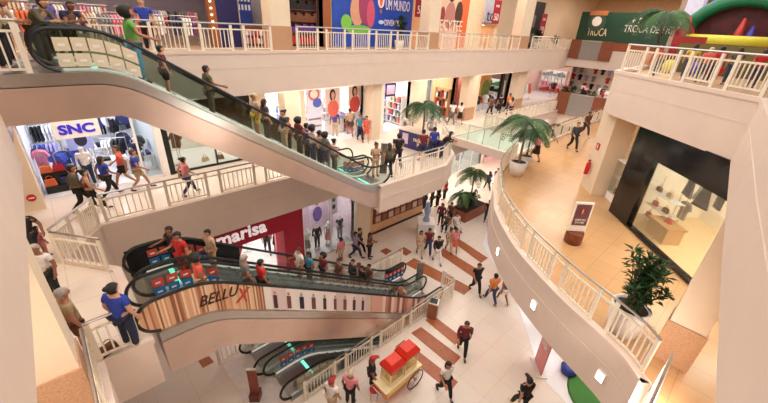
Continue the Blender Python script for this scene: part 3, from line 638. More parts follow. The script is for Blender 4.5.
for px, py, lab, a in ((333, 98, 'portrait of a dark haired woman in a coral top', portrait((226, 168, 146), (52, 30, 26), (228, 110, 96))), (355, 94, 'smaller portrait of a woman in a red top', portrait((220, 160, 140), (70, 36, 30), (214, 80, 74)))):
    q = aty(px, py, 17.5); poster(q, 1.0, 1.35, mat((236, 214, 206), .5), lab + ' in the cosmetics shop', art=a)
shelf_unit(12.2, 14.2, 20.5, L2, 5, ['white', 'lilac', 'pink', 'grey'], 'behind the coral portrait', 'white shelves of bottles in the cosmetics shop, left unit')
shelf_unit(14.3, 15.5, 21.4, L2, 5, ['pink', 'white', 'purple', 'grey'], 'behind the red portrait', 'white shelves of bottles in the cosmetics shop, right unit')
ct = empty('shop_counter', (W2(340, 125), 18.9, L2), 'white counter with pale goods inside the cosmetics shop', 'counter'); q = 12.5
MB().b2(q, q + 1.5, 18.7, 19.3, L2 + .02, L2 + .95).build('body', WHITE, ct); MB().b2(q - .05, q + 1.55, 18.65, 19.35, L2 + .95, L2 + 1.0).build('worktop', STEEL, ct)
x2, x3 = W2(384), W2(410)
wall2('second_door_frame', xb, x2, WHITE)
room('toy_shop', x2, x3, 17.3, 21, L2, -1.7, WALLW, FLW, 4, 'the bright shop left of the white pillar'); wall2('second_toy_header', x2, x3, WHITE, -2.0, -1.7)
shelf_unit(x2 + .2, x3 - 1.2, 20.4, L2, 4, ['orange', 'beige', 'white', 'grey'], 'in the bright shop left of the pillar', 'pale shelves of packets in the bright shop left of the pillar', items='box')
rack(x2 + .8, 18.6, L2 + .02, 5, ['blue', 'white', 'grey'], R(30), 'in the bright shop left of the pillar', 'rail of pale clothes in the bright shop left of the pillar')
rack(x2 + 1.6, 19.3, L2 + .02, 5, ['green', 'pink', 'brown'], R(30), 'at the rear of the bright shop left of the pillar', 'rail of green and pink clothes in the bright shop left of the pillar')
poster((x3 - .9, 18.6, -2.75), 1.5, .9, mat((44, 34, 84), .4), 'dark purple screen hung in the bright shop left of the pillar', art=[('r', .35, 0, .5, .7, (206, 170, 190)), ('o', -.55, .05, .3, .5, (120, 100, 170))], name='wall_screen', cat='screen')
x4, x5 = W2(431, 100), W2(456, 90)
wall2('second_p2', x3, x3 + .5, CREAM)
glassfront('d', x3 + .5, x4, 17.3, L2, -1.8, 'tall white lit glass panel beside the beige shop', WHITE, 1); room('glass_strip', x3 + .5, x4, 17.5, 18.5, L2, -1.7, mat((226, 238, 244), .5), FLW, 5, 'the white glass strip', (235, 245, 255))
room('beige_shop', x4 + .1, x5, 17.3, 21, L2, -1.7, mat((230, 190, 146), .5, var=.08), FLW, 3, 'the beige wooden shop')
shelf_unit(x4 + .4, x4 + 1.8, 20.4, L2, 3, ['red', 'brown', 'beige'], 'in the beige shop', 'shelves with red goods in the beige shop', items='box', n=5)
text('ARZO', ((x4 + x5) / 2 + .9, 20.98, -2.6), 1.0, .3, mat((110, 70, 50), .5), tag(struct('x', MB().b2((x4 + x5) / 2 + .3, (x4 + x5) / 2 + 1.5, 20.985, 20.999, -2.85, -2.35), mat((236, 206, 170), .5)), 'pale logo board on the back wall of the beige shop', 'sign'))
o = bpy.data.objects['x']; o.name = 'logo_board'; del o['kind']
bag((x4 + 1.9, 18.7, L2 + .9), 0, 'white', 'white bag on the table of the beige shop'); tb = empty('display_table', (x4 + 2.0, 18.7, L2), 'pale table near the front of the beige shop', 'table')
MB().b2(x4 + 1.4, x4 + 2.6, 18.4, 19, L2 + .82, L2 + .9).build('table_top', WHITE, tb)
for a in (1.45, 2.5): MB().b2(x4 + a, x4 + a + .06, 18.45, 18.95, L2 + .02, L2 + .82).build('leg', WHITE, tb)
x6, x7, x8 = W2(462, 90), W2(480, 85), W2(512, 80)
wall2('second_p3', x5, x5 + .15, BROWN)
side_shelf(x3 - .01, 17.75, 19.2, L2 + .02, 4, ['orange', 'beige', 'blue', 'green', 'white', 'pink', 'grey'], 'at the front of the bright shop by the white pillar', 'front pale shelves of mixed packets in the bright shop left of the pillar', 2.1, items='box', n=7)
side_shelf(x3 - .01, 19.3, 20.9, L2 + .02, 4, ['lilac', 'grey', 'white', 'brown', 'blue'], 'at the rear of the bright shop by the white pillar', 'rear pale shelves of blue grey packets in the bright shop left of the pillar', 2.1, items='box', n=7)
side_shelf(xb - .01, 17.7, 19.5, L2 + .02, 4, ['pink', 'lilac', 'grey', 'black', 'white'], 'by the right wall of the cosmetics shop', 'white shelves of bottles along the right wall of the cosmetics shop', 1.7, n=9)
side_shelf(x5 - .01, 17.6, 19.0, L2 + .02, 3, ['red', 'brown', 'black', 'white'], 'by the right wall of the beige shop', 'beige shelves along the right wall of the beige shop', 2.2, mat((206, 160, 116), .5), 'box', 6)
side_shelf(10.0 - .01, 17.8, 19.6, L2 + .02, 5, ['lilac', 'grey', 'white', 'blue'], 'by the right wall of the small white shop', 'white shelves along the right wall of the small white shop', 2.6, items='box', n=7)
rack(x4 + 1.0, 18.0, L2 + .02, 6, ['red', 'beige', 'pink'], 0, 'at the front of the beige shop', 'rail of red and pink clothes at the front of the beige shop')
room('red_shop', x5 + .15, x6 + .8, 17.3, 20, L2, -1.7, mat((190, 120, 110), .5), FLW, 2.5, 'the narrow red shop')
shelf_unit(x5 + .3, x6 + .6, 18.6, L2, 6, ['red', 'black', 'pink', 'white', 'orange'], 'in the narrow red shop', 'tall shelves of red and black packets in the narrow red shop', items='box', h=3.2, m=RED)
wall2('second_p4', x6 + .8, x7, CREAM)
room('purple_shop', x7, x8, 17.3, 20.5, L2, -1.7, mat((120, 90, 84), .5), FLW, 1.5, 'the shop with the purple banner')
side_shelf(x8 - .01, 17.7, 20.2, L2 + .02, 4, ['purple', 'black', 'orange', 'white', 'green'], 'beside the purple banner', 'shelves on the right wall beside the purple banner', 2.4, items='box', n=7)
rack(x8 - 2.4, 18.0, L2 + .02, 6, ['white', 'black', 'orange'], 0, 'by the distant black post', 'rail of white and orange clothes by the distant black post')
poster(((x7 * .62 + x8 * .38), 18.4, L2 + 1.75), (x8 - x7) * .62, 2.6, mat((196, 140, 70), .5), 'big purple yellow and green banner inside the distant dark shop', art=[('o', -.5, .5, .5, .45, (84, 50, 140)), ('o', .55, -.1, .4, .7, (110, 130, 60)), ('r', 0, -.7, .7, .25, (206, 110, 60))])
struct('wall_second_black_post', MB().b2(x8 - 1.6, x8 - 1.2, 17.25, 17.5, L2, -1.7), BLACK)
rack(x7 + 1, 17.9, L2 + .02, 6, ['brown', 'black', 'red'], 0, 'in front of the purple banner', 'rail of brown clothes in front of the purple banner')
wall2('second_p5', x8, W2(527, 75), CREAM)
x9 = W2(527, 75)
room('pink_shop', x9, 46, 17.3, 21, L2, -1.7, mat((226, 190, 180), .5), FLW, 1.0, 'the last distant shop on the left')
side_shelf(45.98, 17.7, 20.6, L2 + .02, 4, ['red', 'white', 'black', 'pink', 'grey'], 'in the last distant shop', 'shelves on the right wall of the last distant shop', 2.6, items='box', n=7)
rack(43.6, 17.9, L2 + .02, 8, ['black', 'red', 'white'], 0, 'near the front of the last distant shop', 'rail of black and red clothes near the front of the last distant shop', h=1.5)
rack(x9 + 1.5, 18.2, L2 + .02, 8, ['pink', 'red', 'white'], 0, 'in the last distant shop', 'rail of pink and red clothes in the last distant shop', 'dress', 1.6)
rack(x9 + 3.5, 18.5, L2 + .02, 8, ['white', 'orange', 'pink'], 0, 'further right in the last distant shop', 'rail of white and orange clothes in the last distant shop', 'dress', 1.6)
# far end wall of the second level with a lit shop
struct('wall_second_end', MB().b2(50, 50.3, 4, 24, L2, -1.7), mat((244, 232, 222), .5)); pass
for j in range(3):
    for i in range(8): garment((49.8, 13.6 + i * .8, L2 + 1.3 + j * .9), R(90), ['white', 'black', 'grey', 'red', 'lilac'][(i * 2 + j) % 5], 'on the far end wall of the second level')
for i in range(5): rack(43.5 + (i % 2) * 2, 12.4 + i * 1.05, L2, 5, [['white', 'red'], ['black', 'white'], ['pink', 'brown'], ['white', 'grey'], ['red', 'beige']][i], R(90), 'near the far end of the second level', ['first', 'second', 'third', 'fourth', 'fifth'][i] + ' rail from the right in the far end shop', h=1.4)
# brown and glass barrier of the far end, second level and third level
def barrier(X, ya, yb, z0, z1, lab, gm=glass((170, 180, 180), .4)):
    r = empty('end_barrier', (X, (ya + yb) / 2, z0), lab, 'barrier'); w3 = (yb - ya)
    MB().b2(X - .12, X + .12, ya, ya + w3 * .27, z0, z1).build('brown_panel', BROWN, r); MB().b2(X - .12, X + .12, yb - w3 * .24, yb, z0, z1).build('brown_panel', BROWN, r)
    MB().b2(X - .03, X + .03, ya + w3 * .27, yb - w3 * .24, z0, z1 - .1).build('glass_panel', mat((150, 142, 136), .2), r); MB().b2(X - .04, X + .04, ya + w3 * .27, yb - w3 * .24, z1 - .1, z1).build('top_rail', STEEL, r)
a, c = atx(556, 104, 35.8), atx(606, 110, 35.8); barrier(35.8, c.y, a.y, L2 - .25, L2 + 1.75, 'brown and grey barrier at the far end of the second level')
a, c = atx(570, 50, 39.8), atx(611, 55, 39.8); barrier(39.8, c.y, a.y, -.75, .95, 'brown and glass barrier at the far end of the top floor')
# ------------------------------------------------------------------ top floor shops, front plane Y = 18.6
Y3 = 18.6
def W3(px, py=25): return aty(px, py, Y3).x
def wall3(key, x0, x1, m=CREAM, z0=0, z1=5.2, y0=Y3, y1=Y3 + .3): return struct('wall_' + key, MB().b2(x0, x1, y0, y1, z0, z1), m)
struct('wall_third_clothes_back', MB().b2(-12, 14, 33.2, 33.5, 0, 5.2), mat((176, 166, 186), .6))
for i in range(6): 
    for j in range(2):
        xx, yy = -1 + i * 2.2, 26.5 + j * 4; r = empty('ceiling_lamp', (xx, yy, 2.95), 'long white lamp over the top floor clothes shop', 'lamp', 'long white lamps over the top floor clothes shop')
        MB().b2(xx - .8, xx + .8, yy - .12, yy + .12, 2.9, 3.0).build('housing', STEEL, r); MB().b2(xx - .75, xx + .75, yy - .09, yy + .09, 2.87, 2.9).build('lamp_panel', mat((255, 250, 245), .5, var=0, emit=9), r)
wt = 'in the top floor clothes shop'
pals = [['pink', 'white', 'red'], ['white', 'orange', 'pink'], ['lilac', 'white', 'navy'], ['grey', 'pink', 'white'], ['orange', 'beige', 'white'], ['navy', 'white', 'purple']]
cnt = 0
for j, yy in enumerate((18.9, 20.3, 22.2, 25.0)):
    for i in range(6):
        xx = -1.2 + i * 1.32 + j * .6
        rack(xx, yy, 0, 7, pals[(i + 2 * j) % 6], R(0 if (i + j) % 3 else 20), '%s row %s' % (['in the front', 'in the second', 'in the third', 'in the rear'][j], wt), '%s clothes rail from the left in the %s row of the top floor clothes shop' % (['first', 'second', 'third', 'fourth', 'fifth', 'sixth'][i], ['front', 'second', 'third', 'rear'][j]), h=1.15 + .25 * (j > 1)); cnt += 1
xb0, xb1 = W3(213), W3(218); wall3('third_brown', xb0 - .1, xb1, mat((150, 84, 44), .5)); wall3('third_navy', xb1, W3(240), mat((28, 26, 84), .45))
st = empty('light_strip', (xb0, Y3 - .03, 0), 'column of small round lights on the brown post by the navy wall', 'lights')
for i in range(9): MB().ball((xb0, Y3 - .05, .8 + i * .27), .05, 8).build('bulb', mat((255, 236, 200), .4, emit=3), st)
xd0, xd1 = W3(241), W3(272)
room('display_shop', xd0, xd1, Y3, 21, 0, 5.2, mat((180, 170, 170), .5), FLOOR3, 3, 'the blue display shop')
poster(((xd0 * .68 + xd1 * .32), 19.4, 1.75), (xd1 - xd0) * .58, 1.5, mat((34, 64, 150), .4), 'blue display board with rows of white squares on the top floor', art=[('r', -.75 + .37 * i, .5 - .5 * j, .1, .16, (232, 236, 244), 'white_square') for i in range(5) for j in range(2)])
shelf_unit(xd0 + .1, xd1 - .1, 18.8, 0, 2, ['white', 'red', 'pink', 'orange', 'grey'], 'below the blue display board', 'low shelves of goods below the blue display board', items='box', h=.95, m=BROWN, n=9)
xe, xf = W3(290), W3(322)
room('shelf_shop', xe, xf, Y3, 21, 0, 5.2, mat((150, 120, 120), .5), FLOOR3, 3, 'the shop of packed shelves')
shelf_unit(xe + .1, xf - .1, 18.9, 0, 5, ['red', 'white', 'black', 'purple', 'orange', 'grey', 'brown'], 'beside the brown frame on the top floor', 'packed shelves beside the brown frame on the top floor', items='box', h=3.0, m=mat((120, 70, 60), .5), n=10)
wall3('third_fill', xd1, xe, CREAM); wall3('third_brown_frame', xf, W3(331), mat((150, 84, 44), .5))
xg, xh = W3(332), W3(411)
bb = poster(((xg + xh) / 2, Y3 - .05, 1.9), xh - xg, 3.7, mat((24, 66, 168), .45, var=.25, scale=.8), 'big blue billboard with hot air balloons on the top floor', name='billboard', cat='billboard',
    art=[('o', -.45, .05, .16, .45, (206, 150, 120)), ('o', -.25, .25, .17, .62, (150, 56, 96)), ('o', -.13, -.02, .1, .4, (196, 80, 110)), ('o', -.7, -.3, .12, .22, (120, 190, 70)), ('o', -.4, -.5, .3, .14, (110, 180, 60)), ('o', .12, .42, .085, .24, (238, 220, 214), 'printed_balloon'), ('o', .12, .44, .04, .22, (222, 96, 76), 'printed_stripe'), ('r', .12, .08, .02, .05, (180, 110, 70), 'printed_basket'), ('o', .14, -.24, .07, .06, (190, 210, 240), 'printed_cloud'), ('o', -.55, .75, .12, .16, (150, 60, 120)), ('o', .66, .92, .12, .06, (206, 90, 140))])
WTX = mat((232, 226, 240), .5)
text('UM MUNDO', (.28 * (xh - xg), -.05, .55), (xh - xg) * .33, .58, WTX, bb); text('SURPRESA', (.27 * (xh - xg), -.05, 1.35), (xh - xg) * .22, .22, WTX, bb); text('DIVERTIDO', (.24 * (xh - xg), -.05, -.45), (xh - xg) * .26, .34, WTX, bb)
wall3('third_orange', xh, W3(432, 20), mat((232, 170, 124), .5)); 
def banner(px, py, w, h, lab):
    q = aty(px, py, Y3 - 1.0); r = empty('sale_banner', (q.x, Y3 - 1.0, q.z), lab, 'banner'); 
    MB().b2(q.x - w / 2, q.x + w / 2, Y3 - 1.0, Y3 - .97, q.z - h / 2, q.z + h / 2).build('cloth', mat((164, 24, 44), .6), r)
    text('50', (q.x, Y3 - 1.01, q.z - h * .22), w * .62, h * .3, WHITE, r); text('SALE', (q.x, Y3 - 1.01, q.z + h * .25), w * .5, h * .1, WHITE, r)
    MB().tube([(q.x, Y3 - .985, q.z + h / 2), (q.x, Y3 - .985, 5.2)], .01, 5).build('hanging_wire', STEEL, r)
banner(421, 4, .95, 1.5, 'red sale banner left of the orange sports poster'); banner(497, 12, 1.0, 1.65, 'red sale banner beside the blue shop sign'); banner(543, 25, 1.1, 1.9, 'red sale banner right of the dark billboard')
banner(279, -2, .9, 1.3, 'red sale banner on the pillar near the blue display board')
xi, xj = W3(433, 20), W3(467, 20)
pp = poster(((xi + xj) / 2, Y3 - .05, 1.8), xj - xi, 3.6, mat((226, 112, 62), .5), 'orange sports poster of dark athletes on the top floor', name='billboard', cat='billboard',
    art=[('r', -.25, 0, .72, 1, (232, 196, 176)), ('o', -.1, .2, .3, .5, (190, 130, 120), 'printed_athlete'), ('o', -.1, .85, .16, .16, (70, 40, 34), 'printed_head'), ('o', -.8, .1, .18, .4, (60, 36, 32), 'printed_athlete'), ('o', .4, .3, .22, .45, (80, 50, 40), 'printed_athlete'), ('o', -.55, .2, .14, .3, (150, 60, 50), 'printed_athlete')])
text('RECYTEE', (-.06 * (xj - xi), -.06, -.3), (xj - xi) * .78, .75, mat((246, 226, 214), .5), pp); text('NOVA LINHA', (-.08 * (xj - xi), -.06, -1.0), (xj - xi) * .6, .26, mat((244, 230, 220), .5), pp)
xk, xl = W3(482, 25), W3(512, 25)
wall3('third_door', xj, xk, mat((244, 222, 186), .5)); wall3('third_shop_top', xk, xk + 2.4, mat((210, 220, 240), .5), 1.9, 5.2); wall3('third_after', xk + 2.4, xl, CREAM)
room('small_shop', xk, xk + 2.4, Y3 + .3, 21, 0, 1.9, mat((226, 180, 130), .5), FLOOR3, 2, 'the shop under the blue letters')
sg = empty('shop_sign', (xk + .9, Y3 - .1, 2.3), 'blue letter sign above the small top floor entrance', 'sign'); MB().b2(xk + .1, xk + 1.9, Y3 - .08, Y3 - .001, 1.9, 2.9).build('sign_board', mat((214, 222, 240), .4), sg); text('tci', (xk + 1.0, Y3 - .1, 2.42), 1.3, .8, mat((30, 50, 140), .4), sg)
xm, xn = W3(516, 25), W3(541, 25)
wall3('third_cream', xl, xm, CREAM)
poster(((xm + xn) / 2, Y3 - .05, 1.9), xn - xm, 4.2, mat((40, 42, 52), .4), 'dark billboard near the far end of the top floor', name='billboard', cat='billboard', art=[('o', -.1, -.05, .25, .3, (170, 150, 150)), ('r', .3, -.5, .4, .2, (120, 110, 112)), ('o', -.5, -.5, .25, .2, (90, 90, 100)), ('r', .2, .2, .2, .25, (150, 140, 136))])
wall3('third_rest', xg - .2, xh, CREAM, 0, 5.2, Y3 + .05); wall3('third_rest_far', xi, xj, CREAM, 0, 5.2, Y3 + .05); wall3('third_end', xm, 60, CREAM, 0, 5.2, Y3 + .05)
struct('wall_third_end', MB().b2(52, 52.3, 6, 19, 0, 5.2), mat((236, 206, 172), .5))
# green exchange booth sign behind the far barrier
def kiosk():
    a, c = atx(582, 14, 43.5), atx(690, 14, 43.5); r = empty('booth', (43.6, (a.y + c.y) / 2, 0), 'dark green sticker exchange booth with white letters on the top floor', 'booth')
    ztop, zb = atx(600, 12, 43.5).z, atx(600, 42, 43.5).z
    MB().b2(43.5, 43.9, c.y, a.y, zb, ztop).build('sign_panel', mat((24, 66, 48), .45), r); MB().b2(43.4, 44.0, c.y - .2, a.y - 1, 0, zb).build('brown_counter', BROWN, r)
    def lt(s, px, py, w, h, m=WHITE):
        q = atx(px, py, 43.5); text(s, (43.48, q.y, q.z), w, h, m, r, face='-X')
    lt('TROCA DE FIGURINHAS', 664, 30, 6.6, .62); lt('+ ESPACO', 650, 21, 3.0, .5); lt('TROCA', 597, 32, 1.9, .72, mat((236, 214, 190), .4))
    q = atx(597, 22, 43.5)
    MB().wheel((43.46, q.y, q.z), .85, .06, 'X').build('badge', mat((60, 84, 70), .4), r); MB().wheel((43.42, q.y, q.z + .05), .45, .05, 'X').build('badge_ball', WHITE, r); MB().b2(43.4, 43.46, q.y - .85, q.y + .85, q.z + .6, q.z + 1.0).build('badge_crown', mat((190, 120, 80), .4), r)
kiosk()
# ------------------------------------------------------------------ ground floor, left side
YG = 14.25
room('crimson_shop', 2.6, 7.9, YG + .2, 19, L1, -6.9, WALLW, FLW, 2.2, 'the shop with the crimson front')
fr = empty('boutique', (5, YG, L1), 'crimson shop front with white lower case letters', 'shop front')
MB().b2(2.4, 8.0, YG - .05, YG + .2, -8.05, -6.9).build('fascia_board', CRIM, fr); MB().b2(6.95, 8.0, YG - .05, YG + .2, L1, -8.05).build('side_panel', CRIM, fr); MB().b2(2.2, 2.6, YG - .05, YG + .2, L1, -8.05).build('side_panel', CRIM, fr)
MB().b2(6.5, 6.95, YG + .02, YG + .2, L1, -8.05).build('inner_panel', mat((226, 110, 130), .5), fr)
text('marisa', (4.9, YG - .07, -7.45), 2.3, .62, mat((250, 244, 244), .4, emit=.4), fr, depth=.04, bold=.02)
for i in range(4): rack(3.4 + i * .95, 16.4 + (i % 2) * 1.1, L1 + .02, 5, [['white', 'black'], ['black', 'grey'], ['red', 'black'], ['pink', 'white']][i], R(60), 'inside the crimson fronted shop', ['first', 'second', 'third', 'fourth'][i] + ' rail from the left inside the crimson fronted shop', 'dress' if i < 2 else 'shirt', 1.4)
struct('wall_ground_left', MB().b2(-12, 2.2, YG, YG + .3, L1, -6.9), PLASTER)
room('white_window', 8.1, 11.5, YG + .1, 17, L1, -6.9, mat((246, 226, 238), .5), FLW, 2.6, 'the white shop window')
glassfront('e', 8.05, 11.5, YG + .05, L1, -7.0, 'bright shop window right of the crimson front', WHITE, 2)
poster((10.2, 16.3, L1 + 1.9), 1.2, 1.7, mat((236, 206, 228), .5), 'pale pink poster of a person in purple in the bright shop window', art=[('o', 0, .45, .3, .25, (150, 100, 84), 'printed_face'), ('o', 0, -.5, .55, .6, (110, 80, 160), 'printed_top')])
poster((11.2, 16.0, L1 + 2.0), .5, 1.4, mat((206, 200, 206), .5), 'narrow grey poster in the bright shop window', art=[('o', 0, .4, .5, .25, (40, 40, 44)), ('o', 0, -.3, .5, .25, (40, 40, 44))])
struct('wall_ground_pier', MB().b2(11.5, 12.6, YG - .1, YG + .4, L1, -6.9), CREAM)
MBX = MB().b2(12.6, 17.6, YG, YG + .3, L1, -6.9); struct('wall_ground_wood', MBX, mat((226, 176, 134), .5, var=.1)); struct('baseboard_ground', MB().b2(12.6, 17.6, YG - .06, YG, L1, L1 + .12), BLACK)
bd = empty('picture_board', (15, YG - .04, L1 + 1.0), 'dark red board of framed pictures under the walkway', 'board'); MB().b2(12.9, 17.5, YG - .08, YG - .001, L1 + .75, L1 + 3.0).build('backing', mat((96, 48, 40), .5), bd)
for i in range(8):
    for j in range(4): MB().b2(13.05 + i * .56, 13.05 + i * .56 + .4, YG - .1, YG - .08, L1 + .83 + j * .54, L1 + .83 + j * .54 + .42).build('picture', mat([(214, 178, 150), (190, 140, 112), (226, 200, 176), (150, 96, 80)][(i * 3 + j) % 4], .5), bd)
# deeper shops further along the ground floor
YH = 17.6
struct('wall_ground_return', MB().b2(17.4, 17.6, YG + .3, YH + 4, L1, -6.9), CREAM)
room('dark_shop', 17.7, 24.0, YH, 21, L1, -6.9, mat((206, 190, 180), .5), FLW, 3, 'the shop beside the queue')
x0 = aty(446, 170, YH).x; x1 = aty(481, 160, YH).x; xp0 = aty(484, 160, YH).x; xp1 = aty(503, 155, YH).x
room('white_far_shop', x0, x1, YH, 20.5, L1, -6.9, WALLW, FLW, 1.5, 'the white shop beyond the palm planter'); glassfront('f', x0, x1, YH, L1, -7.1, 'bright white shop window beyond the palm planter', WHITE, 3)
rack(x0 + 1.6, 18.6, L1 + .02, 9, ['grey', 'black', 'white'], R(15), 'in the bright window beyond the planter', 'left rail of grey clothes in the bright window beyond the planter'); rack(x0 + 3.6, 18.8, L1 + .02, 9, ['grey', 'white', 'lilac'], R(15), 'in the bright window beyond the planter', 'right rail of grey clothes in the bright window beyond the planter')
rack(x0 + 2.6, 19.8, L1 + .02, 9, ['grey', 'white'], 0, 'at the rear of the bright window beyond the planter', 'rear rail of grey clothes in the bright window beyond the planter', h=1.9)
struct('wall_ground_far', MB().b2(x1, xp0, YH, YH + .3, L1, -6.9), CREAM)
room('magenta_shop', xp0, xp1 + 2, YH, 20.5, L1, -6.9, mat((232, 60, 120), .5), FLW, 1.6, 'the magenta shop')
poster(((xp0 * .6 + xp1 * .4), YH + .3, L1 + 1.9), (xp1 - xp0) * .62, 3.0, mat((196, 60, 104), .5), 'magenta poster with red flowers by the ground floor shops', art=[('o', -.3, .3, .4, .3, (150, 30, 50)), ('o', .3, .1, .4, .3, (230, 130, 160)), ('o', 0, -.5, .5, .3, (120, 30, 60))])
struct('wall_ground_end', MB().b2(xp1 + 2.1, 60, YH, YH + .3, L1, -6.9), PLASTER); struct('wall_ground_east', MB().b2(48, 48.3, 2, YH, L1, -5.5), PLASTER)
# ------------------------------------------------------------------ ground floor, right side: the open white shop
G = [Vector(p) for p in ((10.6, .2), (11.2, 2.3), (14.0, 4.7), (15.7, 6.8), (17.5, 9.1))]
struct('floor_right_shop', MB().prism([(10.7, -6)] + [(p.x, p.y) for p in G] + [(24, 12), (40, 12), (40, -6)], L1 + .002, L1 + .014), mat((240, 240, 246), .15, var=.02))
struct('wall_right_shop', MB().b2(24, 24.2, -6, 12, L1, -5.8), WALLW)
for i in range(3):
    xx, yy = 14.5 + i * 2.6, 1.2 + i * 2.6; r = empty('ceiling_lamp', (xx, yy, -5.7), 'square ceiling lamp inside the open white shop', 'lamp', 'square ceiling lamps inside the open white shop'); MB().b2(xx - .9, xx + .9, yy - .9, yy + .9, -5.68, -5.62).build('frame', WHITE, r); MB().b2(xx - .8, xx + .8, yy - .8, yy + .8, -5.7, -5.68).build('lamp_panel', mat((250, 250, 255), .5, var=0, emit=6), r)
q = at(541, 378, L1); pk = empty('poster_stand', q, 'pink poster panel standing at the open white shop', 'panel'); pd = (G[2] - G[1]).normalized(); pa = math.atan2(pd.y, pd.x)
MB().box((q.x + .35, q.y + .3, L1 + 1.05), (.8, .06, 2.0), pa).build('print', mat((232, 150, 150), .5), pk); MB().box((q.x + .35, q.y + .3, L1 + .03), (1.0, .4, .06), pa).build('base_plate', WHITE, pk)
text('NOVO', (q.x + .35 - .05 * math.sin(-pa) * -1, q.y + .3 + .0, L1 + 1.3), .5, .25, WHITE, pk, face=pa + math.pi if 0 else pa, depth=.09)
q = at(586, 397, L1); tag(MB().lathe([(1.35, 0), (1.4, .03), (1.3, .06)], (q.x + .5, q.y - .6, L1 + .014), 28).build('round_rug', mat((70, 140, 60), .7), None, True, origin=(q.x, q.y, L1 + .014)), 'green round rug on the white shop floor', 'rug')
q = at(572, 386, L1); tag(MB().lathe([(.26, 0), (.3, .15), (.27, .3), (.16, .33)], (q.x + .5, q.y + .35, L1 + .014), 18).build('pouffe', mat((60, 84, 180), .6), None, True, origin=(q.x, q.y, L1)), 'blue round pouffe by the green rug', 'pouffe')
bag(at(563, 368, L1 + .014), .5, 'black', 'black bag standing on the white shop floor by the pink panel')
# wall washers on the balcony fascia
for k, (px, py) in enumerate(((495, 252), (522, 302), (591, 378))):
    best = min(((Vector(p) - Vector(at(px, py, L2 - .95)[:2])).length, i) for i, p in enumerate(E2R))[1]; p = Vector(E2R[best]); d = (Vector(E2R[best + 1]) - p).normalized(); n = Vector((-d.y, d.x))
    s = empty('wall_light', (p.x + n.x * .16, p.y + n.y * .16, L2 - .95), ['small lit wall light high on the curved balcony front', 'small lit wall light in the middle of the curved balcony front', 'small lit wall light low on the curved balcony front near the rug'][k], 'light')
    MB().box((p.x + n.x * .17, p.y + n.y * .17, L2 - .95), (.22, .05, .3), math.atan2(d.y, d.x)).build('housing', WHITE, s); MB().box((p.x + n.x * .2, p.y + n.y * .2, L2 - .95), (.18, .02, .26), math.atan2(d.y, d.x)).build('lamp_panel', mat((255, 255, 255), .5, var=0, emit=3), s)
# ------------------------------------------------------------------ second level right: the black fronted boutique
nv = Vector((-dv.y, dv.x))
SA1 = (A1 - A0).length; SA2 = (A2 - A0).length
def DS(s, t, z): p = A0 + dv * s + nv * t; return (p.x, p.y, z)
def dbox(s0, s1, t0, t1, z0, z1, b=None): return (b or MB()).box(DS((s0 + s1) / 2, (t0 + t1) / 2, (z0 + z1) / 2), (s1 - s0, t1 - t0, z1 - z0), ang)
so = (Vector((15.28, 2.09)) - A0).length
bf = empty('shop_facade', DS(SA1, 0, L2), 'glossy black boutique front with a large lit window', 'shop front')
GBL = mat((14, 12, 13), .12, var=.1)
dbox(SA1, so, 0, .25, L2, -1.47).build('side_panel', GBL, bf); dbox(so, 10.5, 0, .25, -2.45, -1.47).build('fascia_panel', GBL, bf); dbox(so, 10.5, 0, .25, L2, L2 + .12).build('sill', GBL, bf)
dbox(so, 10.5, .1, .115, L2 + .12, -2.45).build('pane', GLASS, bf)
IC = mat((250, 240, 224), .5, var=.02)
struct('wall_boutique_back', dbox(SA1, 11, 3.6, 3.7, L2, -1.47), IC); struct('wall_boutique_left', dbox(SA1, SA1 + .1, .25, 3.6, L2, -1.47), IC); struct('wall_boutique_right', dbox(10.5, 10.6, 0, 3.6, L2, -1.47), IC)
struct('floor_boutique', dbox(SA1, 10.5, .0, 3.6, L2 + .005, L2 + .03), mat((238, 206, 160), .3, var=.05)); struct('ceiling_boutique', dbox(SA1 + .1, 10.5, .26, 3.6, -1.8, -1.7), WHITE)
for i in range(3):
    s_ = so + 1.3 + i * 2.2; r = empty('ceiling_lamp', DS(s_, 1.9, -1.8), 'ceiling lamp inside the black fronted boutique', 'lamp', 'ceiling lamps inside the black fronted boutique'); dbox(s_ - .8, s_ + .8, 1.0, 2.8, -1.86, -1.8).build('frame', WHITE, r); dbox(s_ - .74, s_ + .74, 1.06, 2.74, -1.88, -1.86).build('lamp_panel', mat((255, 246, 232), .5, var=0, emit=11), r)
wb = 'in the black fronted boutique'
def DSX(px, py, t):
    d = ray(px, py); P_ = (A0.x + nv.x * t, A0.y + nv.y * t); k = (P_[0] * nv.x + P_[1] * nv.y) / (d.x * nv.x + d.y * nv.y); p = Vector((d.x * k, d.y * k)); return (p - Vector(P_)).dot(dv)
sg_ = DSX(672, 225, 1.5) - 2.2; sb_ = DSX(648, 225, 1.1) - .7
for i, (s_, z_, c, w_) in enumerate(((sg_ + 2.2, 2.5, 'black', 'dress'), (sg_ + 2.55, 2.45, 'white', 'dress'), (sg_ + 2.9, 2.4, 'black', 'dress'), (sg_ + 3.3, 2.3, 'black', 'shirt'), (sg_ + 2.4, 1.4, 'grey', 'shirt'), (sg_ + 4.1, 1.7, 'black', 'shirt'))):
    garment(DS(s_, 1.5 + .2 * (i % 2), L2 + z_), ang + .2 * (i % 3 - 1), c, ['by the rail ', 'beside the window '][i % 2] + wb, None, w_)
rl = empty('garment_rail', DS(sg_ + 2.8, 1.6, L2), 'steel garment rail carrying black and white dresses in the boutique', 'clothes rail'); MB().tube([DS(sg_ + 1.9, 1.6, L2 + 2.53), DS(sg_ + 4.4, 1.6, L2 + 2.53)], .02, 6).build('hanging_bar', STEEL, rl)
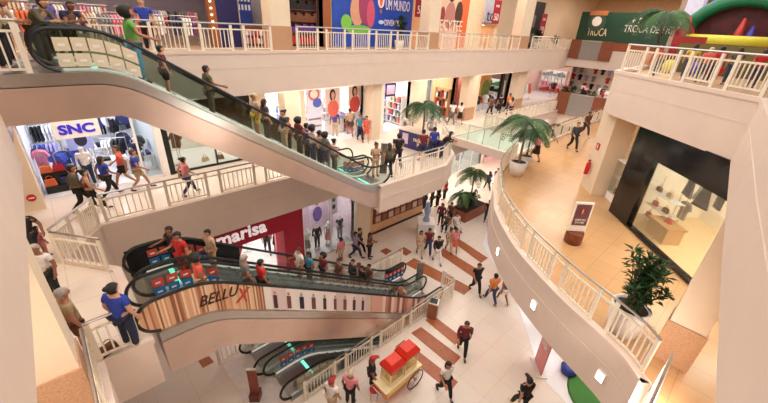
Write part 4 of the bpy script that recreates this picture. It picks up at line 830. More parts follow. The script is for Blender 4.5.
for s_ in (sg_ + 1.9, sg_ + 4.4): MB().tube([DS(s_, 1.6, L2 + .03), DS(s_, 1.6, L2 + 2.53)], .02, 6).build('leg', STEEL, rl)
sh = empty('glass_shelves', DS(sb_ + .9, 1.2, L2), 'glass shelf stand of bags just inside the boutique window', 'shelves')
for j, z_ in enumerate((.25, .8, 1.35)): dbox(sb_ + .3, sb_ + 1.7, .9, 1.3, L2 + z_ - .02, L2 + z_).build('shelf', WHITE, sh)
for s_ in (sb_ + .3, sb_ + 1.68): dbox(s_, s_ + .02, 1.28, 1.3, L2 + .03, L2 + 1.9).build('upright', STEEL, sh)
bl = [('red', .5, .25), ('black', 1.0, .25), ('brown', 1.45, .25), ('red', .6, .8), ('black', 1.2, .8), ('brown', .5, 1.35), ('beige', 1.1, 1.35)]
wd = ['bottom', 'bottom', 'bottom', 'middle', 'middle', 'top', 'top']
for (c, s_, z_), q in zip(bl, wd): bag(DS(sb_ + s_, 1.1, L2 + z_), ang, c, '%s bag on the %s shelf of the boutique window stand' % (c, q), None, .8)
pb = empty('display_plinth', DS(sg_ + 2.6, .9, L2), 'wooden plinth with a red bag at the boutique window', 'plinth'); dbox(sg_ + 2.2, sg_ + 3.2, .6, 1.2, L2 + .03, L2 + .62).build('body', mat((206, 160, 116), .5), pb); dbox(sg_ + 2.15, sg_ + 3.25, .55, 1.25, L2 + .62, L2 + .66).build('top', mat((196, 146, 100), .4), pb)
bag(DS(sg_ + 2.7, .9, L2 + .66), ang, 'red', 'red bag on the wooden plinth in the boutique window', None, .8)
# fire extinguisher and its sign, glass cabinet
e = DS(.45, -.16, L2); ex = empty('fire_extinguisher', (e[0], e[1], L2 + .75), 'red fire extinguisher on the cream pillar left of the boutique', 'fire extinguisher')
MB().lathe([(.09, .75), (.1, .8), (.1, 1.25), (.05, 1.33), (.03, 1.38)], (e[0], e[1], L2), 12).build('cylinder', RED, ex, True); MB().tube([(e[0], e[1], L2 + 1.36), (e[0] + .1, e[1] - .05, L2 + 1.3), (e[0] + .13, e[1] - .06, L2 + .95)], .015, 6).build('hose', BLACK, ex); MB().box((e[0], e[1], L2 + 1.42), (.05, .12, .05), ang).build('valve', BLACK, ex)
s2 = empty('fire_sign', DS(.45, -.02, L2 + 2.0), 'small red square sign above the fire extinguisher', 'sign'); dbox(.35, .6, -.03, -.005, L2 + 1.95, L2 + 2.25).build('plate', RED, s2); dbox(.44, .51, -.034, -.03, L2 + 2.0, L2 + 2.2).build('pictogram', WHITE, s2)
gc = empty('display_cabinet', DS(1.9, .6, L2), 'pale glass cabinet of shoes in the alcove left of the boutique', 'cabinet')
dbox(1.3, 2.6, .55, .95, L2, L2 + .35).build('base', WHITE, gc); dbox(1.3, 2.6, .55, .56, L2 + .35, L2 + 1.8).build('pane', GLASS, gc); dbox(1.3, 2.6, .55, .95, L2 + 1.8, L2 + 1.86).build('top', WHITE, gc); dbox(1.3, 2.6, .6, .93, L2 + 1.05, L2 + 1.08).build('shelf', WHITE, gc)
bag(DS(1.7, .75, L2 + .35), ang, 'black', 'black bag on the lower shelf of the alcove cabinet'); bag(DS(2.1, .75, L2 + 1.08), ang, 'grey', 'grey bag on the upper shelf of the alcove cabinet')
# ------------------------------------------------------------------ people
def skin_mesh(name, verts, edges, radii, root=0, sub=1):
    me = bpy.data.meshes.new(name); me.from_pydata(verts, edges, []); o = bpy.data.objects.new(name, me); COL.objects.link(o)
    md = o.modifiers.new('s', 'SKIN'); md.use_smooth_shade = True
    for i, r in enumerate(radii): me.skin_vertices[0].data[i].radius = (r, r); me.skin_vertices[0].data[i].use_root = (i == root)
    if sub: m2 = o.modifiers.new('d', 'SUBSURF'); m2.levels = sub
    bpy.context.view_layer.update()
    r = bpy.data.meshes.new_from_object(o.evaluated_get(bpy.context.evaluated_depsgraph_get())); bpy.data.objects.remove(o); r.name = name; r.materials.append(WHITE)
    return r
class Sk:
    def __init__(s): s.v = []; s.e = []; s.r = []
    def add(s, p, r, par=None):
        s.v.append(tuple(p)); s.r.append(r)
        if par is not None: s.e.append((par, len(s.v) - 1))
        return len(s.v) - 1
    def mesh(s, name, sub=1): return skin_mesh(name, s.v, s.e, s.r, 0, sub)
def pose(kind):
    """joint positions of a 1.72 m figure facing +Y, feet at z = 0"""
    J = dict(pel=(0, 0, .93), wai=(0, 0, 1.08), che=(0, .01, 1.28), nec=(0, 0, 1.46), hdl=(0, .02, 1.55), hdm=(0, .025, 1.62), hdt=(0, .01, 1.69))
    for s, k in ((-1, 'l'), (1, 'r')):
        J.update({k + 'sh': (s * .18, 0, 1.40), k + 'el': (s * .245, -.02, 1.13), k + 'wr': (s * .25, .06, .90), k + 'hi': (s * .085, 0, .88), k + 'kn': (s * .095, .025, .48), k + 'an': (s * .10, 0, .085), k + 'to': (s * .115, .15, .035)})
    if kind == 'walk':
        J.update(lkn=(-.09, .20, .52), lan=(-.095, .30, .11), lto=(-.10, .45, .06), rkn=(.09, -.02, .48), ran=(.095, -.30, .14), rto=(.10, -.17, .03), lel=(-.245, -.14, 1.14), lwr=(-.25, -.12, .9), rel=(.245, .06, 1.14), rwr=(.22, .25, .98))
    if kind == 'rail':
        J.update(rel=(.27, .08, 1.16), rwr=(.36, .30, 1.08))
    if kind == 'lean':
        J.update(wai=(0, .06, 1.07), che=(0, .17, 1.22), nec=(0, .27, 1.36), hdl=(0, .33, 1.43), hdm=(0, .36, 1.49), hdt=(0, .37, 1.56), lsh=(-.18, .24, 1.30), rsh=(.18, .24, 1.30), lel=(-.2, .34, 1.06), rel=(.2, .34, 1.06), lwr=(-.12, .54, 1.08), rwr=(.12, .54, 1.08))
    if kind == 'phone':
        J.update(rel=(.23, .03, 1.13), rwr=(.08, .27, 1.22), lel=(-.23, .03, 1.13), lwr=(-.06, .26, 1.18))
    if kind == 'sit':
        for k in list(J): J[k] = (J[k][0], J[k][1], J[k][2] - .46) if k[1:] not in ('kn', 'an', 'to') else J[k]
        J.update(lkn=(-.11, .42, .48), rkn=(.11, .42, .48), lan=(-.11, .40, .085), ran=(.11, .40, .085), lto=(-.12, .55, .035), rto=(.12, .55, .035), lwr=(-.14, .26, .56), rwr=(.14, .26, .56), lel=(-.24, .02, .70), rel=(.24, .02, .70), lhi=(-.09, .05, .47), rhi=(.09, .05, .47), pel=(0, 0, .50))
    return {k: Vector(v) for k, v in J.items()}
def build_pose(kind):
    J = pose(kind); S = Sk(); P = {}
    P['pel'] = S.add(J['pel'], .125); P['wai'] = S.add(J['wai'], .11, P['pel']); P['che'] = S.add(J['che'], .13, P['wai']); P['nec'] = S.add(J['nec'], .055, P['che'])
    P['hdl'] = S.add(J['hdl'], .07, P['nec']); P['hdm'] = S.add(J['hdm'], .092, P['hdl']); P['hdt'] = S.add(J['hdt'], .062, P['hdm'])
    S.add(J['hdm'] + Vector((0, .115, -.02)), .016, P['hdm'])
    for s, k in ((-1, 'l'), (1, 'r')):
        S.add(J['hdm'] + Vector((s * .1, -.005, -.01)), .018, P['hdm'])
        a = S.add(J[k + 'sh'], .06, P['che']); e = S.add(J[k + 'el'], .043, a); w_ = S.add(J[k + 'wr'], .03, e); d = (J[k + 'wr'] - J[k + 'el']).normalized(); pa = S.add(J[k + 'wr'] + d * .07, .034, w_)
        sd = d.cross(Vector((s * 1., 0, .2))).normalized(); nn = d.cross(sd).normalized()
        for f, (o, ln) in enumerate(((-.03, .062), (-.01, .075), (.01, .07), (.03, .055))):
            b1 = S.add(J[k + 'wr'] + d * (.10 + ln * .4) + sd * o, .009, pa); S.add(J[k + 'wr'] + d * (.10 + ln) + sd * o + nn * .02 * -s, .008, b1)
        t1 = S.add(J[k + 'wr'] + d * .06 + sd * -.05, .011, w_); S.add(J[k + 'wr'] + d * .10 + sd * -.062, .009, t1)
        h = S.add(J[k + 'hi'], .085, P['pel']); kn = S.add(J[k + 'kn'], .055, h); an = S.add(J[k + 'an'], .04, kn); S.add(J[k + 'to'], .034, an)
    body = S.mesh('person_body', 1)
    # face: eyes and mouth as coloured spots in the same mesh
    fb = MB(); c = J['hdm']
    fb.k = 1
    for s in (-1, 1): fb.ball(c + Vector((s * .034, .083, .012)), .013, 6)
    fb.k = 2; fb.ball(c + Vector((0, .086, -.055)), .018, 6, (1.3, .6, .5))
    nb = len(body.vertices)
    bm = bmesh.new(); bm.from_mesh(body); tmp = fb.mesh('t', [WHITE, WHITE, WHITE]); bm.from_mesh(tmp); bm.to_mesh(body); bm.free(); bpy.data.meshes.remove(tmp)
    body.materials.clear()
    for m in (mat((150, 100, 76), .6), mat((24, 18, 16), .3), mat((150, 74, 70), .5)): body.materials.append(m)
    out = {'body': body, 'J': J}
    def torso(nm, sl, low, r):
        S = Sk(); p = S.add(J['pel'] + Vector((0, 0, low)), r); w_ = S.add(J['wai'], .126, p); c_ = S.add(J['che'], .15, w_); S.add(J['nec'] - (J['nec'] - J['che']) * .28, .085, c_)
        for k in 'lr':
            a = S.add(J[k + 'sh'], .076, c_); e = S.add(J[k + 'sh'].lerp(J[k + 'el'], .62 if sl < 1 else 1), .062 if sl < 1 else .056, a)
            if sl >= 1: S.add(J[k + 'el'].lerp(J[k + 'wr'], .88), .045, e)
        return S.mesh(nm, 1)
    out['tee'] = torso('shirt', .6, -.1, .15); out['jacket'] = torso('jacket', 1, -.12, .156)
    S = Sk(); p = S.add(J['pel'], .133); w_ = S.add(J['wai'], .12, p); c_ = S.add(J['che'], .142, w_)
    for k in 'lr': S.add(J[k + 'sh'] * .8 + J['che'] * .2 + Vector((0, 0, .02)), .055, c_)
    out['top'] = S.mesh('tank_top', 1)
    def legs(nm, f, wide=1.):
        S = Sk(); p = S.add(J['pel'], .137)
        for k in 'lr':
            h = S.add(J[k + 'hi'], .1, p); kn = S.add(J[k + 'hi'].lerp(J[k + 'kn'], min(1, f * 2)), .07 * wide, h)
            if f > .5: S.add(J[k + 'kn'].lerp(J[k + 'an'], .95), .055 * wide, kn)
        return S.mesh(nm, 1)
    out['trousers'] = legs('trousers', 1, 1.08); out['shorts'] = legs('shorts', .42, 1.35)
    b = MB(); base = J['pel']
    b.lathe([(.205, -.45), (.2, -.43), (.165, -.15), (.145, .03), (.13, .1)], base, 14); b.xf(Matrix.Translation(base) @ Matrix.Diagonal((1, .85, 1, 1)) @ Matrix.Translation(-base)); out['skirt'] = b.mesh('skirt', WHITE, True)
    if kind == 'sit': out['skirt'] = out['shorts']
    hc = J['hdm']; tl = (J['hdt'] - J['hdl']).normalized()
    def hair(nm, long, bun=False, cap=False):
        b = MB(); b.ball((0, -.012, .012), .104, 14, (.93, 1.04, 1.02))
        for v in b.v:                                     # keep the face free below the hairline
            if v.y > .0 and v.z < .05: v.y = min(v.y, .0) - .01; v.x *= 1.03
            if v.z < 0 and v.y < 0: v.z *= 1.55
        if long:
            k0 = len(b.v); b.lathe([(.05, -.34), (.085, -.28), (.1, -.14), (.1, .0), (.07, .05)], (0, 0, 0), 12)
            for v in b.v[k0:]: v.y = v.y * .5 - .075
        if bun: b.ball((0, -.12, .07), .055, 8)
        if cap: b.faces([(-.07, .06, .05), (.07, .06, .05), (.05, .19, .035), (-.05, .19, .035), (-.07, .06, .065), (.07, .06, .065), (.05, .19, .047), (-.05, .19, .047)], [(0, 3, 2, 1), (4, 5, 6, 7), (0, 1, 5, 4), (1, 2, 6, 5), (2, 3, 7, 6), (3, 0, 4, 7)])
        b.xf(Matrix.Translation(hc)); return b.mesh(nm, DARK, True)
    out['short'] = hair('hair', False); out['long'] = hair('hair', True); out['bun'] = hair('hair', False, True); out['cap'] = hair('cap', False, False, True)
    b = MB(); b.ball(hc + Vector((0, -.02, .02)), .17, 12, (1.05, 1, .95))
    for v in b.v:
        if v.y > hc.y + .05 and v.z < hc.z + .07: v.y = hc.y + .02
    out['curly'] = b.mesh('hair', DARK, True)
    for s, k in ((-1, 'l'), (1, 'r')):
        a, t = J[k + 'an'], J[k + 'to']; S = Sk(); p = S.add(a + Vector((0, -.02, -.025)), .046); S.add(a.lerp(t, .5) + Vector((0, 0, -.005)), .045, p); S.add(t + Vector((0, .03, .008)), .036, 1); S.e[-1] = (1, 2); out['shoe' + k] = S.mesh('shoe', 1)
    return out
POSES = {k: build_pose(k) for k in ('stand', 'walk', 'rail', 'lean', 'phone', 'sit')}
C = {'k': (26, 24, 26), 'w': (236, 230, 226), 'r': (196, 38, 40), 'cor': (226, 96, 78), 'b': (36, 62, 160), 'n': (34, 40, 70), 'g': (120, 118, 114), 'ol': (92, 88, 68), 'be': (206, 176, 146), 'or': (232, 132, 62),
     'p': (226, 140, 150), 'pu': (92, 70, 150), 't': (64, 142, 170), 'ma': (112, 34, 44), 'y': (226, 200, 66), 'br': (104, 70, 50), 'dj': (50, 62, 92), 'kh': (170, 146, 112), 'dg': (62, 60, 62), 'gr': (104, 168, 76), 'lav': (150, 140, 190)}
HAIRC = {'k': (22, 17, 15), 'br': (66, 42, 30), 'gy': (170, 162, 156), 'r': (176, 40, 40), 'be': (204, 182, 150)}
SKINS = [(176, 122, 94), (150, 100, 74), (200, 150, 120), (120, 78, 58)]
NP = [0]
def person(p, face, ps, top, bot, hair, label, h=1.7, group=None, skin=None, lift=0):
    """top/bot: 'piece:colour'; face: world degrees the person looks towards"""
    D = POSES[ps]; r = empty('person', (p[0], p[1], p[2]), label, 'person', group); r.rotation_euler = (0, 0, R(face - 90)); k = h / 1.72; r.scale = (1.13 * k, 1.13 * k, k)
    i = NP[0]; NP[0] += 1; sk = mat(SKINS[skin if skin is not None else (i * 7) % 4 % 3], .6)
    def part(nm, me, m):
        o = bpy.data.objects.new(nm, me); COL.objects.link(o); o.parent = r
        if m: paint(o, m)
    part('body', D['body'], sk)
    tp, tc = top.split(':'); bt, bc = bot.split(':'); hp, hc = hair.split(':')
    part({'tee': 'shirt', 'top': 'tank_top', 'jacket': 'jacket'}[tp], D[tp], mat(C[tc], .75, var=.15, scale=10))
    part(bt, D[bt], mat(C[bc], .8, var=.15, scale=10)); part('cap' if hp == 'cap' else 'hair', D[hp], mat(HAIRC[hc], .6, var=.2, scale=20))
    sc = mat([(30, 28, 30), (220, 214, 210), (70, 50, 40)][i % 3], .6)
    part('shoe', D['shoel'], sc); part('shoe', D['shoer'], sc)
    return r
def mannequin(p, face, top, bot, label, col=(228, 224, 222), k=1.):
    D = POSES['stand']; r = empty('mannequin', p, label, 'mannequin'); r.rotation_euler = (0, 0, R(face - 90)); r.scale = (k, k, k)
    for nm, me, m in (('body', D['body'], mat(col, .4)), ('shirt', D[top.split(':')[0]], mat(C[top.split(':')[1]], .7, var=.15)), (bot.split(':')[0], D[bot.split(':')[0]], mat(C[bot.split(':')[1]], .7, var=.15))):
        o = bpy.data.objects.new(nm, me); COL.objects.link(o); o.parent = r; paint(o, m)
    b = MB(); b.lathe([(.2, .004), (.2, .02), (.02, .03)], (0, 0, 0), 14); o = b.build('base_plate', STEEL, None); o.parent = r
for k, (x_, y_, t_, b_, lb) in enumerate(((8.6, 14.9, 'tee:w', 'skirt:g', 'pale mannequin in white at the left of the bright shop window'), (9.3, 15.0, 'jacket:k', 'trousers:k', 'mannequin in black in the bright shop window'), (10.0, 14.9, 'top:p', 'skirt:p', 'mannequin in pink in the bright shop window'), (10.9, 15.0, 'tee:dg', 'trousers:g', 'mannequin in grey at the right of the bright shop window'))):
    mannequin((x_, y_, L1 + .02), 260, t_, b_, lb)
for k, (x_, y_, t_, b_, lb) in enumerate(((.1, 17.75, 'tee:w', 'trousers:n', 'mannequin in white and navy at the front of the white clothing store'), (1.95, 18.1, 'tee:n', 'shorts:g', 'mannequin in navy and grey at the right of the white clothing store'))):
    mannequin((x_ + .35, y_ - .1, L2 + .02), 260, t_, b_, lb)
def foot(px, py, z): return at(px, py, z)
def on_esc(px, py, key, dy=0.): # head pixel on the lane of that escalator; returns feet point
    Z, yc = ESC[key]; q = aty(px, py, yc + dy); return Vector((q.x, q.y, Z(q.x) + .002)), q.z - Z(q.x)
T_ = 226
P = [
 # (foot px, py, level, facing, pose, top, bottom, hair, height, label)
 # ---- second level, left walkway
 (40, 263, L2, 250, 'walk', 'tee:k', 'trousers:k', 'short:k', 1.76, 'man in black walking beside the red round wall sign'),
 (86, 212, L2, 0, 'walk', 'jacket:ol', 'trousers:k', 'short:k', 1.78, 'man in dark olive jacket walking in front of the white clothing store'),
 (97, 213, L2, 0, 'walk', 'top:ma', 'trousers:k', 'bun:k', 1.66, 'woman in maroon top walking behind the man in olive jacket'),
 (112, 197, L2, 20, 'walk', 'tee:b', 'trousers:k', 'long:k', 1.66, 'woman in blue top carrying a brown bag past the clothing store'),
 (128, 187, L2, 170, 'walk', 'tee:cor', 'shorts:k', 'short:br', 1.78, 'man in coral shirt and black shorts by the clothing store'),
 (142, 190, L2, 350, 'walk', 'tee:b', 'shorts:kh', 'short:br', 1.72, 'man in blue polo and khaki shorts by the clothing store'),
 (190, 195, L2, 10, 'walk', 'tee:p', 'trousers:dj', 'bun:k', 1.6, 'woman in pink top and jeans walking along the cream railing'),
 (58, 298, L2, 230, 'stand', 'tee:w', 'trousers:k', 'short:gy', 1.6, 'grey haired person in white half hidden by the left pillar'),
 (47, 256, L2, 30, 'stand', 'tee:p', 'shorts:p', 'short:k', 1.0, 'small child in pink beside the man in black', ),
 (87, 352, L2, 10, 'stand', 'tee:kh', 'shorts:br', 'short:gy', 1.7, 'older man in patterned khaki shirt next to the left pillar'),
 (133, 347, L2, 40, 'stand', 'tee:b', 'trousers:n', 'bun:k', 1.72, 'woman in royal blue shirt at the head of the printed escalator'),
 # ---- second level by the upper escalator foot
 (375, 176, L2, 250, 'phone', 'tee:be', 'trousers:be', 'bun:k', 1.66, 'woman in beige standing at the foot of the upper escalators'),
 (388, 176, L2, 60, 'walk', 'tee:ol', 'trousers:k', 'long:br', 1.64, 'woman in olive top leaving the upper escalators'),
 (397, 168, L2, 60, 'walk', 'tee:k', 'trousers:k', 'short:k', 1.8, 'man all in black walking away from the upper escalators'),
 (421, 161, L2, 60, 'stand', 'tee:ma', 'shorts:n', 'short:k', 1.74, 'man in maroon shirt standing at the purple promotion counter'),
 (432, 157, L2, 60, 'stand', 'tee:b', 'trousers:n', 'short:k', 1.7, 'man in blue standing at the right of the purple counter'),
 (441, 158, L2, 300, 'lean', 'jacket:k', 'trousers:dj', 'long:k', 1.7, 'woman in black leaning on the railing beside the purple counter'),
 (407, 141, L2, 230, 'stand', 'tee:w', 'trousers:k', 'short:br', 1.7, 'attendant in white behind the purple promotion counter'),
 (430, 142, L2, 230, 'stand', 'tee:w', 'trousers:g', 'long:br', 1.66, 'attendant in white at the far end of the purple counter'),
 (335, 137, L2, 60, 'stand', 'tee:pu', 'trousers:be', 'short:k', 1.72, 'man in purple shirt looking into the cosmetics shop'),
 (350, 136, L2, 60, 'walk', 'tee:be', 'shorts:br', 'short:br', 1.76, 'man in beige shirt and brown shorts entering the cosmetics shop'),
 (360, 141, L2, 240, 'walk', 'tee:t', 'trousers:n', 'short:k', 1.68, 'man in teal shirt walking near the white shop door'),
 (366, 142, L2, 240, 'walk', 'tee:cor', 'shorts:cor', 'long:k', 1.6, 'girl in coral dress walking near the white shop door'),
 (451, 124, L2, 60, 'walk', 'tee:w', 'trousers:g', 'short:k', 1.7, 'man in white walking with a woman towards the beige shop'),
 (459, 124, L2, 60, 'walk', 'tee:w', 'skirt:k', 'bun:k', 1.62, 'woman in white top and black skirt by the beige shop'),
 (489, 117, L2, 60, 'walk', 'tee:br', 'trousers:k', 'short:k', 1.7, 'person in brown shirt in front of the purple banner shop'),
 (498, 115, L2, 60, 'stand', 'tee:k', 'trousers:k', 'short:k', 1.74, 'person in black in front of the purple banner shop'),
 (507, 113, L2, 240, 'walk', 'tee:or', 'trousers:dj', 'short:k', 1.7, 'person in orange top in front of the purple banner shop'),
 (509, 117, L2, 60, 'walk', 'tee:be', 'trousers:k', 'long:br', 1.66, 'woman in beige by the railing below the purple banner'),
 # ---- second level right balcony
 (534, 161, L2, 60, 'walk', 'tee:p', 'skirt:k', 'long:k', 1.66, 'woman in pink top and black skirt on the tan walkway by the palms'),
 (571, 150, L2, 230, 'walk', 'jacket:dg', 'trousers:k', 'short:k', 1.78, 'man in dark jacket carrying a bag on the tan walkway'),
 (583, 136, L2, 240, 'walk', 'jacket:br', 'trousers:dg', 'short:k', 1.76, 'man in brown jacket farther along the tan walkway'),
 # ---- ground floor
 (341, 262, L1, 100, 'stand', 'tee:p', 'shorts:be', 'bun:k', 1.6, 'woman in pink standing below the bright shop window'),
 (355, 258, L1, 300, 'walk', 'tee:lav', 'trousers:dj', 'short:k', 1.74, 'man in lavender shirt walking under the bright shop window'),
 (359, 254, L1, 300, 'walk', 'tee:dg', 'trousers:k', 'short:k', 1.74, 'man in dark grey shirt behind the man in lavender'),
 (369, 258, L1, 300, 'phone', 'tee:br', 'trousers:k', 'long:k', 1.68, 'woman in brown standing alone near the floor diamond'),
 (419, 255, L1, 230, 'walk', 'tee:be', 'trousers:be', 'long:k', 1.66, 'woman in beige walking left of the group by the white stand'),
 (427, 254, L1, 230, 'walk', 'tee:ma', 'trousers:dj', 'short:k', 1.76, 'man in maroon shirt walking past the white promotion stand'),
 (436, 262, L1, 240, 'walk', 'jacket:k', 'trousers:w', 'short:k', 1.74, 'man in black jacket and white trousers on the floor stripes'),
 (448, 251, L1, 230, 'walk', 'tee:be', 'trousers:be', 'bun:br', 1.6, 'woman in beige beside the woman in the rosy dress'),
 (453, 252, L1, 230, 'walk', 'tee:p', 'skirt:cor', 'bun:k', 1.66, 'woman in rosy top and coral skirt near the palm planter'),
 (474, 292, L1, 240, 'walk', 'tee:k', 'trousers:k', 'short:br', 1.78, 'man in black shirt and trousers bending his head on the ground floor'),
 (490, 303, L1, 60, 'walk', 'tee:or', 'trousers:dj', 'short:k', 1.76, 'man in orange shirt walking below the curved balcony'),
 (502, 303, L1, 60, 'walk', 'top:k', 'shorts:w', 'long:k', 1.64, 'woman in black top and white shorts beside the man in orange'),
 (461, 353, L1, 220, 'walk', 'jacket:ma', 'trousers:k', 'short:br', 1.74, 'person in dark red open jacket walking between floor stripes and bin'),
 (443, 394, L1, 250, 'walk', 'tee:w', 'trousers:k', 'long:k', 1.68, 'woman in white top and black trousers walking right of the popcorn cart'),
 (519, 412, L1, 60, 'walk', 'tee:k', 'trousers:k', 'cap:k', 1.76, 'man in black tee and cap walking at the lower edge of the ground floor'),
 (486, 222, L1, 200, 'stand', 'tee:k', 'trousers:dj', 'short:k', 1.7, 'man in black tee standing right of the palm planter'),
 (490, 226, L1, 200, 'stand', 'tee:b', 'trousers:dj', 'short:k', 1.74, 'man in blue tee standing right of the palm planter'),
 (495, 187, L1, 230, 'walk', 'tee:n', 'trousers:k', 'short:k', 1.72, 'man in navy walking near the magenta shop'),
 (487, 190, L1, 60, 'walk', 'tee:pu', 'trousers:k', 'long:k', 1.66, 'woman in purple beside the man in navy near the magenta shop'),
 (424, 209, L1, 100, 'stand', 'tee:k', 'trousers:dj', 'short:k', 1.72, 'first person from the left queuing under the walkway, in black tee'),
 (431, 208, L1, 110, 'stand', 'jacket:dg', 'trousers:k', 'long:k', 1.66, 'second person from the left queuing under the walkway, in grey jacket'),
 (437, 207, L1, 100, 'stand', 'tee:k', 'trousers:k', 'short:k', 1.76, 'third person from the left queuing under the walkway, all in black'),
 (444, 200, L1, 100, 'stand', 'tee:r', 'trousers:k', 'short:k', 1.7, 'person in red shirt at the end of the queue under the walkway'),
 (371, 389, L1, 330, 'stand', 'tee:k', 'trousers:k', 'cap:r', 1.7, 'vendor in black with red cap standing beside the popcorn cart'),
 (268, 252, L1, 250, 'walk', 'tee:k', 'trousers:k', 'short:k', 1.7, 'person in black inside the crimson fronted shop'),
 (277, 250, L1, 250, 'stand', 'tee:k', 'skirt:k', 'long:k', 1.66, 'woman in black dress inside the crimson fronted shop'),
 # ---- top floor
 (152, 52, 0, 250, 'stand', 'tee:b', 'trousers:k', 'short:k', 1.74, 'person in blue behind the tie dye woman on the top floor'),
]
for t in P: person(foot(t[0], t[1], t[2]), t[3], t[4], t[5], t[6], t[7], t[9], t[8])
# top floor group round the escalator head
for x, y, f, ps, a, b_, hr, lb in ((-1.1, 11.9, 300, 'phone', 'jacket:r', 'trousers:k', 'short:k', 'man in red jacket behind the top landing railing'), (-.45, 11.6, 330, 'lean', 'jacket:be', 'trousers:k', 'short:k', 'man in cream jacket leaning at the top landing railing'), (-.35, 12.9, 340, 'stand', 'tee:y', 'trousers:k', 'long:k', 'woman in yellow top on the top landing'),
                                    (.25, 12.35, 320, 'lean', 'jacket:ol', 'trousers:dg', 'short:k', 'man in olive sweater looking down over the upper escalator'), (.95, 13.8, 300, 'lean', 'tee:n', 'trousers:k', 'short:k', 'man in navy tee leaning over the far upper escalator'), (.6, 14.2, 300, 'stand', 'tee:pu', 'trousers:k', 'long:k', 'woman with dark hair behind the man in navy tee')):
    person((x, y, .02 if x > -.8 and y < 13.6 else 0), f, ps, a, b_, hr, lb, 1.6)
# people on the escalators: (head px, py, lane, across, facing, pose, ...)
E = [
 (125, 10, 'E1N', 0, 0, 'rail', 'tee:gr', 'trousers:t', 'curly:k', 'woman in green tie dye dress at the top of the upper escalator'),
 (159, 47, 'E1N', .1, 0, 'stand', 'tee:ma', 'shorts:k', 'short:k', 'child in dark red high on the upper escalator'),
 (206, 74, 'E1N', 0, 0, 'rail', 'tee:ol', 'trousers:ol', 'short:k', 'man in dark olive alone on the upper half of the escalator'),
 (254, 97, 'E1N', 0, 180, 'stand', 'tee:be', 'shorts:y', 'cap:be', 'person in beige cap and yellow shorts on the upper escalator'),
 (264, 106, 'E1N', .2, 0, 'stand', 'tee:dg', 'trousers:k', 'long:k', 'woman with dark hair beside the yellow shorts on the upper escalator'),
 (283, 112, 'E1N', .15, 180, 'stand', 'tee:dg', 'trousers:be', 'bun:k', 'woman with hair bun carrying on the upper escalator'),
 (287, 119, 'E1N', .35, 0, 'stand', 'tee:r', 'trousers:k', 'short:k', 'child in red held near the bun haired woman on the escalator'),
 (298, 122, 'E1N', 0, 0, 'rail', 'tee:ma', 'trousers:k', 'curly:k', 'woman in dark red with curly hair on the upper escalator'),
 (306, 130, 'E1N', .3, 0, 'stand', 'tee:b', 'trousers:k', 'short:k', 'man in blue in the middle of the escalator queue'),
 (312, 129, 'E1N', -.1, 0, 'stand', 'tee:w', 'trousers:dj', 'curly:k', 'woman in white with curly hair low on the upper escalator'),
 (319, 134, 'E1N', .2, 0, 'stand', 'tee:be', 'trousers:n', 'short:k', 'man in beige behind the curly haired woman in white'),
 (327, 140, 'E1N', .25, 180, 'stand', 'top:p', 'shorts:p', 'short:br', 'boy in pink near the foot of the upper escalator'),
 (325, 143, 'E1N', -.15, 0, 'rail', 'tee:g', 'trousers:dj', 'curly:k', 'woman in grey with round black hair near the escalator foot'),
 (334, 145, 'E1N', .1, 0, 'stand', 'tee:w', 'trousers:g', 'bun:k', 'woman in white nearest the foot of the upper escalator'),
 (169, 229, 'E2F', .3, 200, 'rail', 'tee:k', 'trousers:k', 'short:k', 'young man in black holding the black balustrade'),
 (177, 234, 'E2F', -.2, 200, 'rail', 'tee:r', 'trousers:r', 'cap:k', 'man in red tee and dark cap on the middle escalator'),
 (188, 247, 'E2F', -.35, 180, 'stand', 'tee:or', 'trousers:kh', 'short:br', 'child in orange top beside the man in red tee'),
 (208, 234, 'E2F', .35, 190, 'rail', 'tee:be', 'trousers:be', 'short:k', 'man in beige shirt standing in front of the black balustrade'),
 (197, 266, 'E2N', 0, 0, 'stand', 'tee:cor', 'trousers:be', 'curly:k', 'woman in coral top with curly black hair on the printed escalator'),
 (243, 257, 'E2N', .2, 0, 'stand', 'tee:g', 'trousers:g', 'short:gy', 'grey haired person in grey on the printed escalator'),
 (260, 263, 'E2N', .1, 0, 'stand', 'tee:r', 'trousers:k', 'short:k', 'man in bright red shirt on the printed escalator'),
 (299, 253, 'E2F', .3, 180, 'rail', 'tee:w', 'trousers:be', 'short:br', 'person in white above the crimson shop on the middle escalator'),
 (309, 260, 'E2F', .1, 180, 'stand', 'tee:t', 'trousers:k', 'long:k', 'woman in teal next to the person in white on the middle escalator'),
 (323, 258, 'E2F', .2, 180, 'stand', 'tee:ma', 'trousers:k', 'curly:k', 'woman in maroon in the middle of the crowded escalator'),
 (339, 262, 'E2F', 0, 180, 'stand', 'tee:br', 'trousers:br', 'bun:k', 'woman in brown on the crowded middle escalator'),
 (353, 266, 'E2F', .2, 180, 'stand', 'jacket:dg', 'trousers:k', 'short:k', 'man in dark grey jacket low on the crowded middle escalator'),
 (359, 264, 'E2F', -.1, 180, 'stand', 'tee:kh', 'trousers:k', 'short:br', 'man in khaki low on the crowded middle escalator'),
 (362, 275, 'E2F', -.35, 180, 'stand', 'jacket:k', 'trousers:k', 'long:k', 'woman in black beside the inner handrail of the middle escalator'),
 (369, 272, 'E2F', 0, 180, 'rail', 'tee:br', 'trousers:k', 'short:k', 'last person in brown at the foot of the crowded middle escalator'),
]
for px, py, key, dy, f, ps, a, b_, hr, lb in E:
    p, hh = on_esc(px, py, key, dy); kid = 'child' in lb or 'boy' in lb
    person(p, f, ps, a, b_, hr, lb, min(1.85, max(1.45, hh + .06)) if not kid else min(1.3, max(.9, hh + .06)))
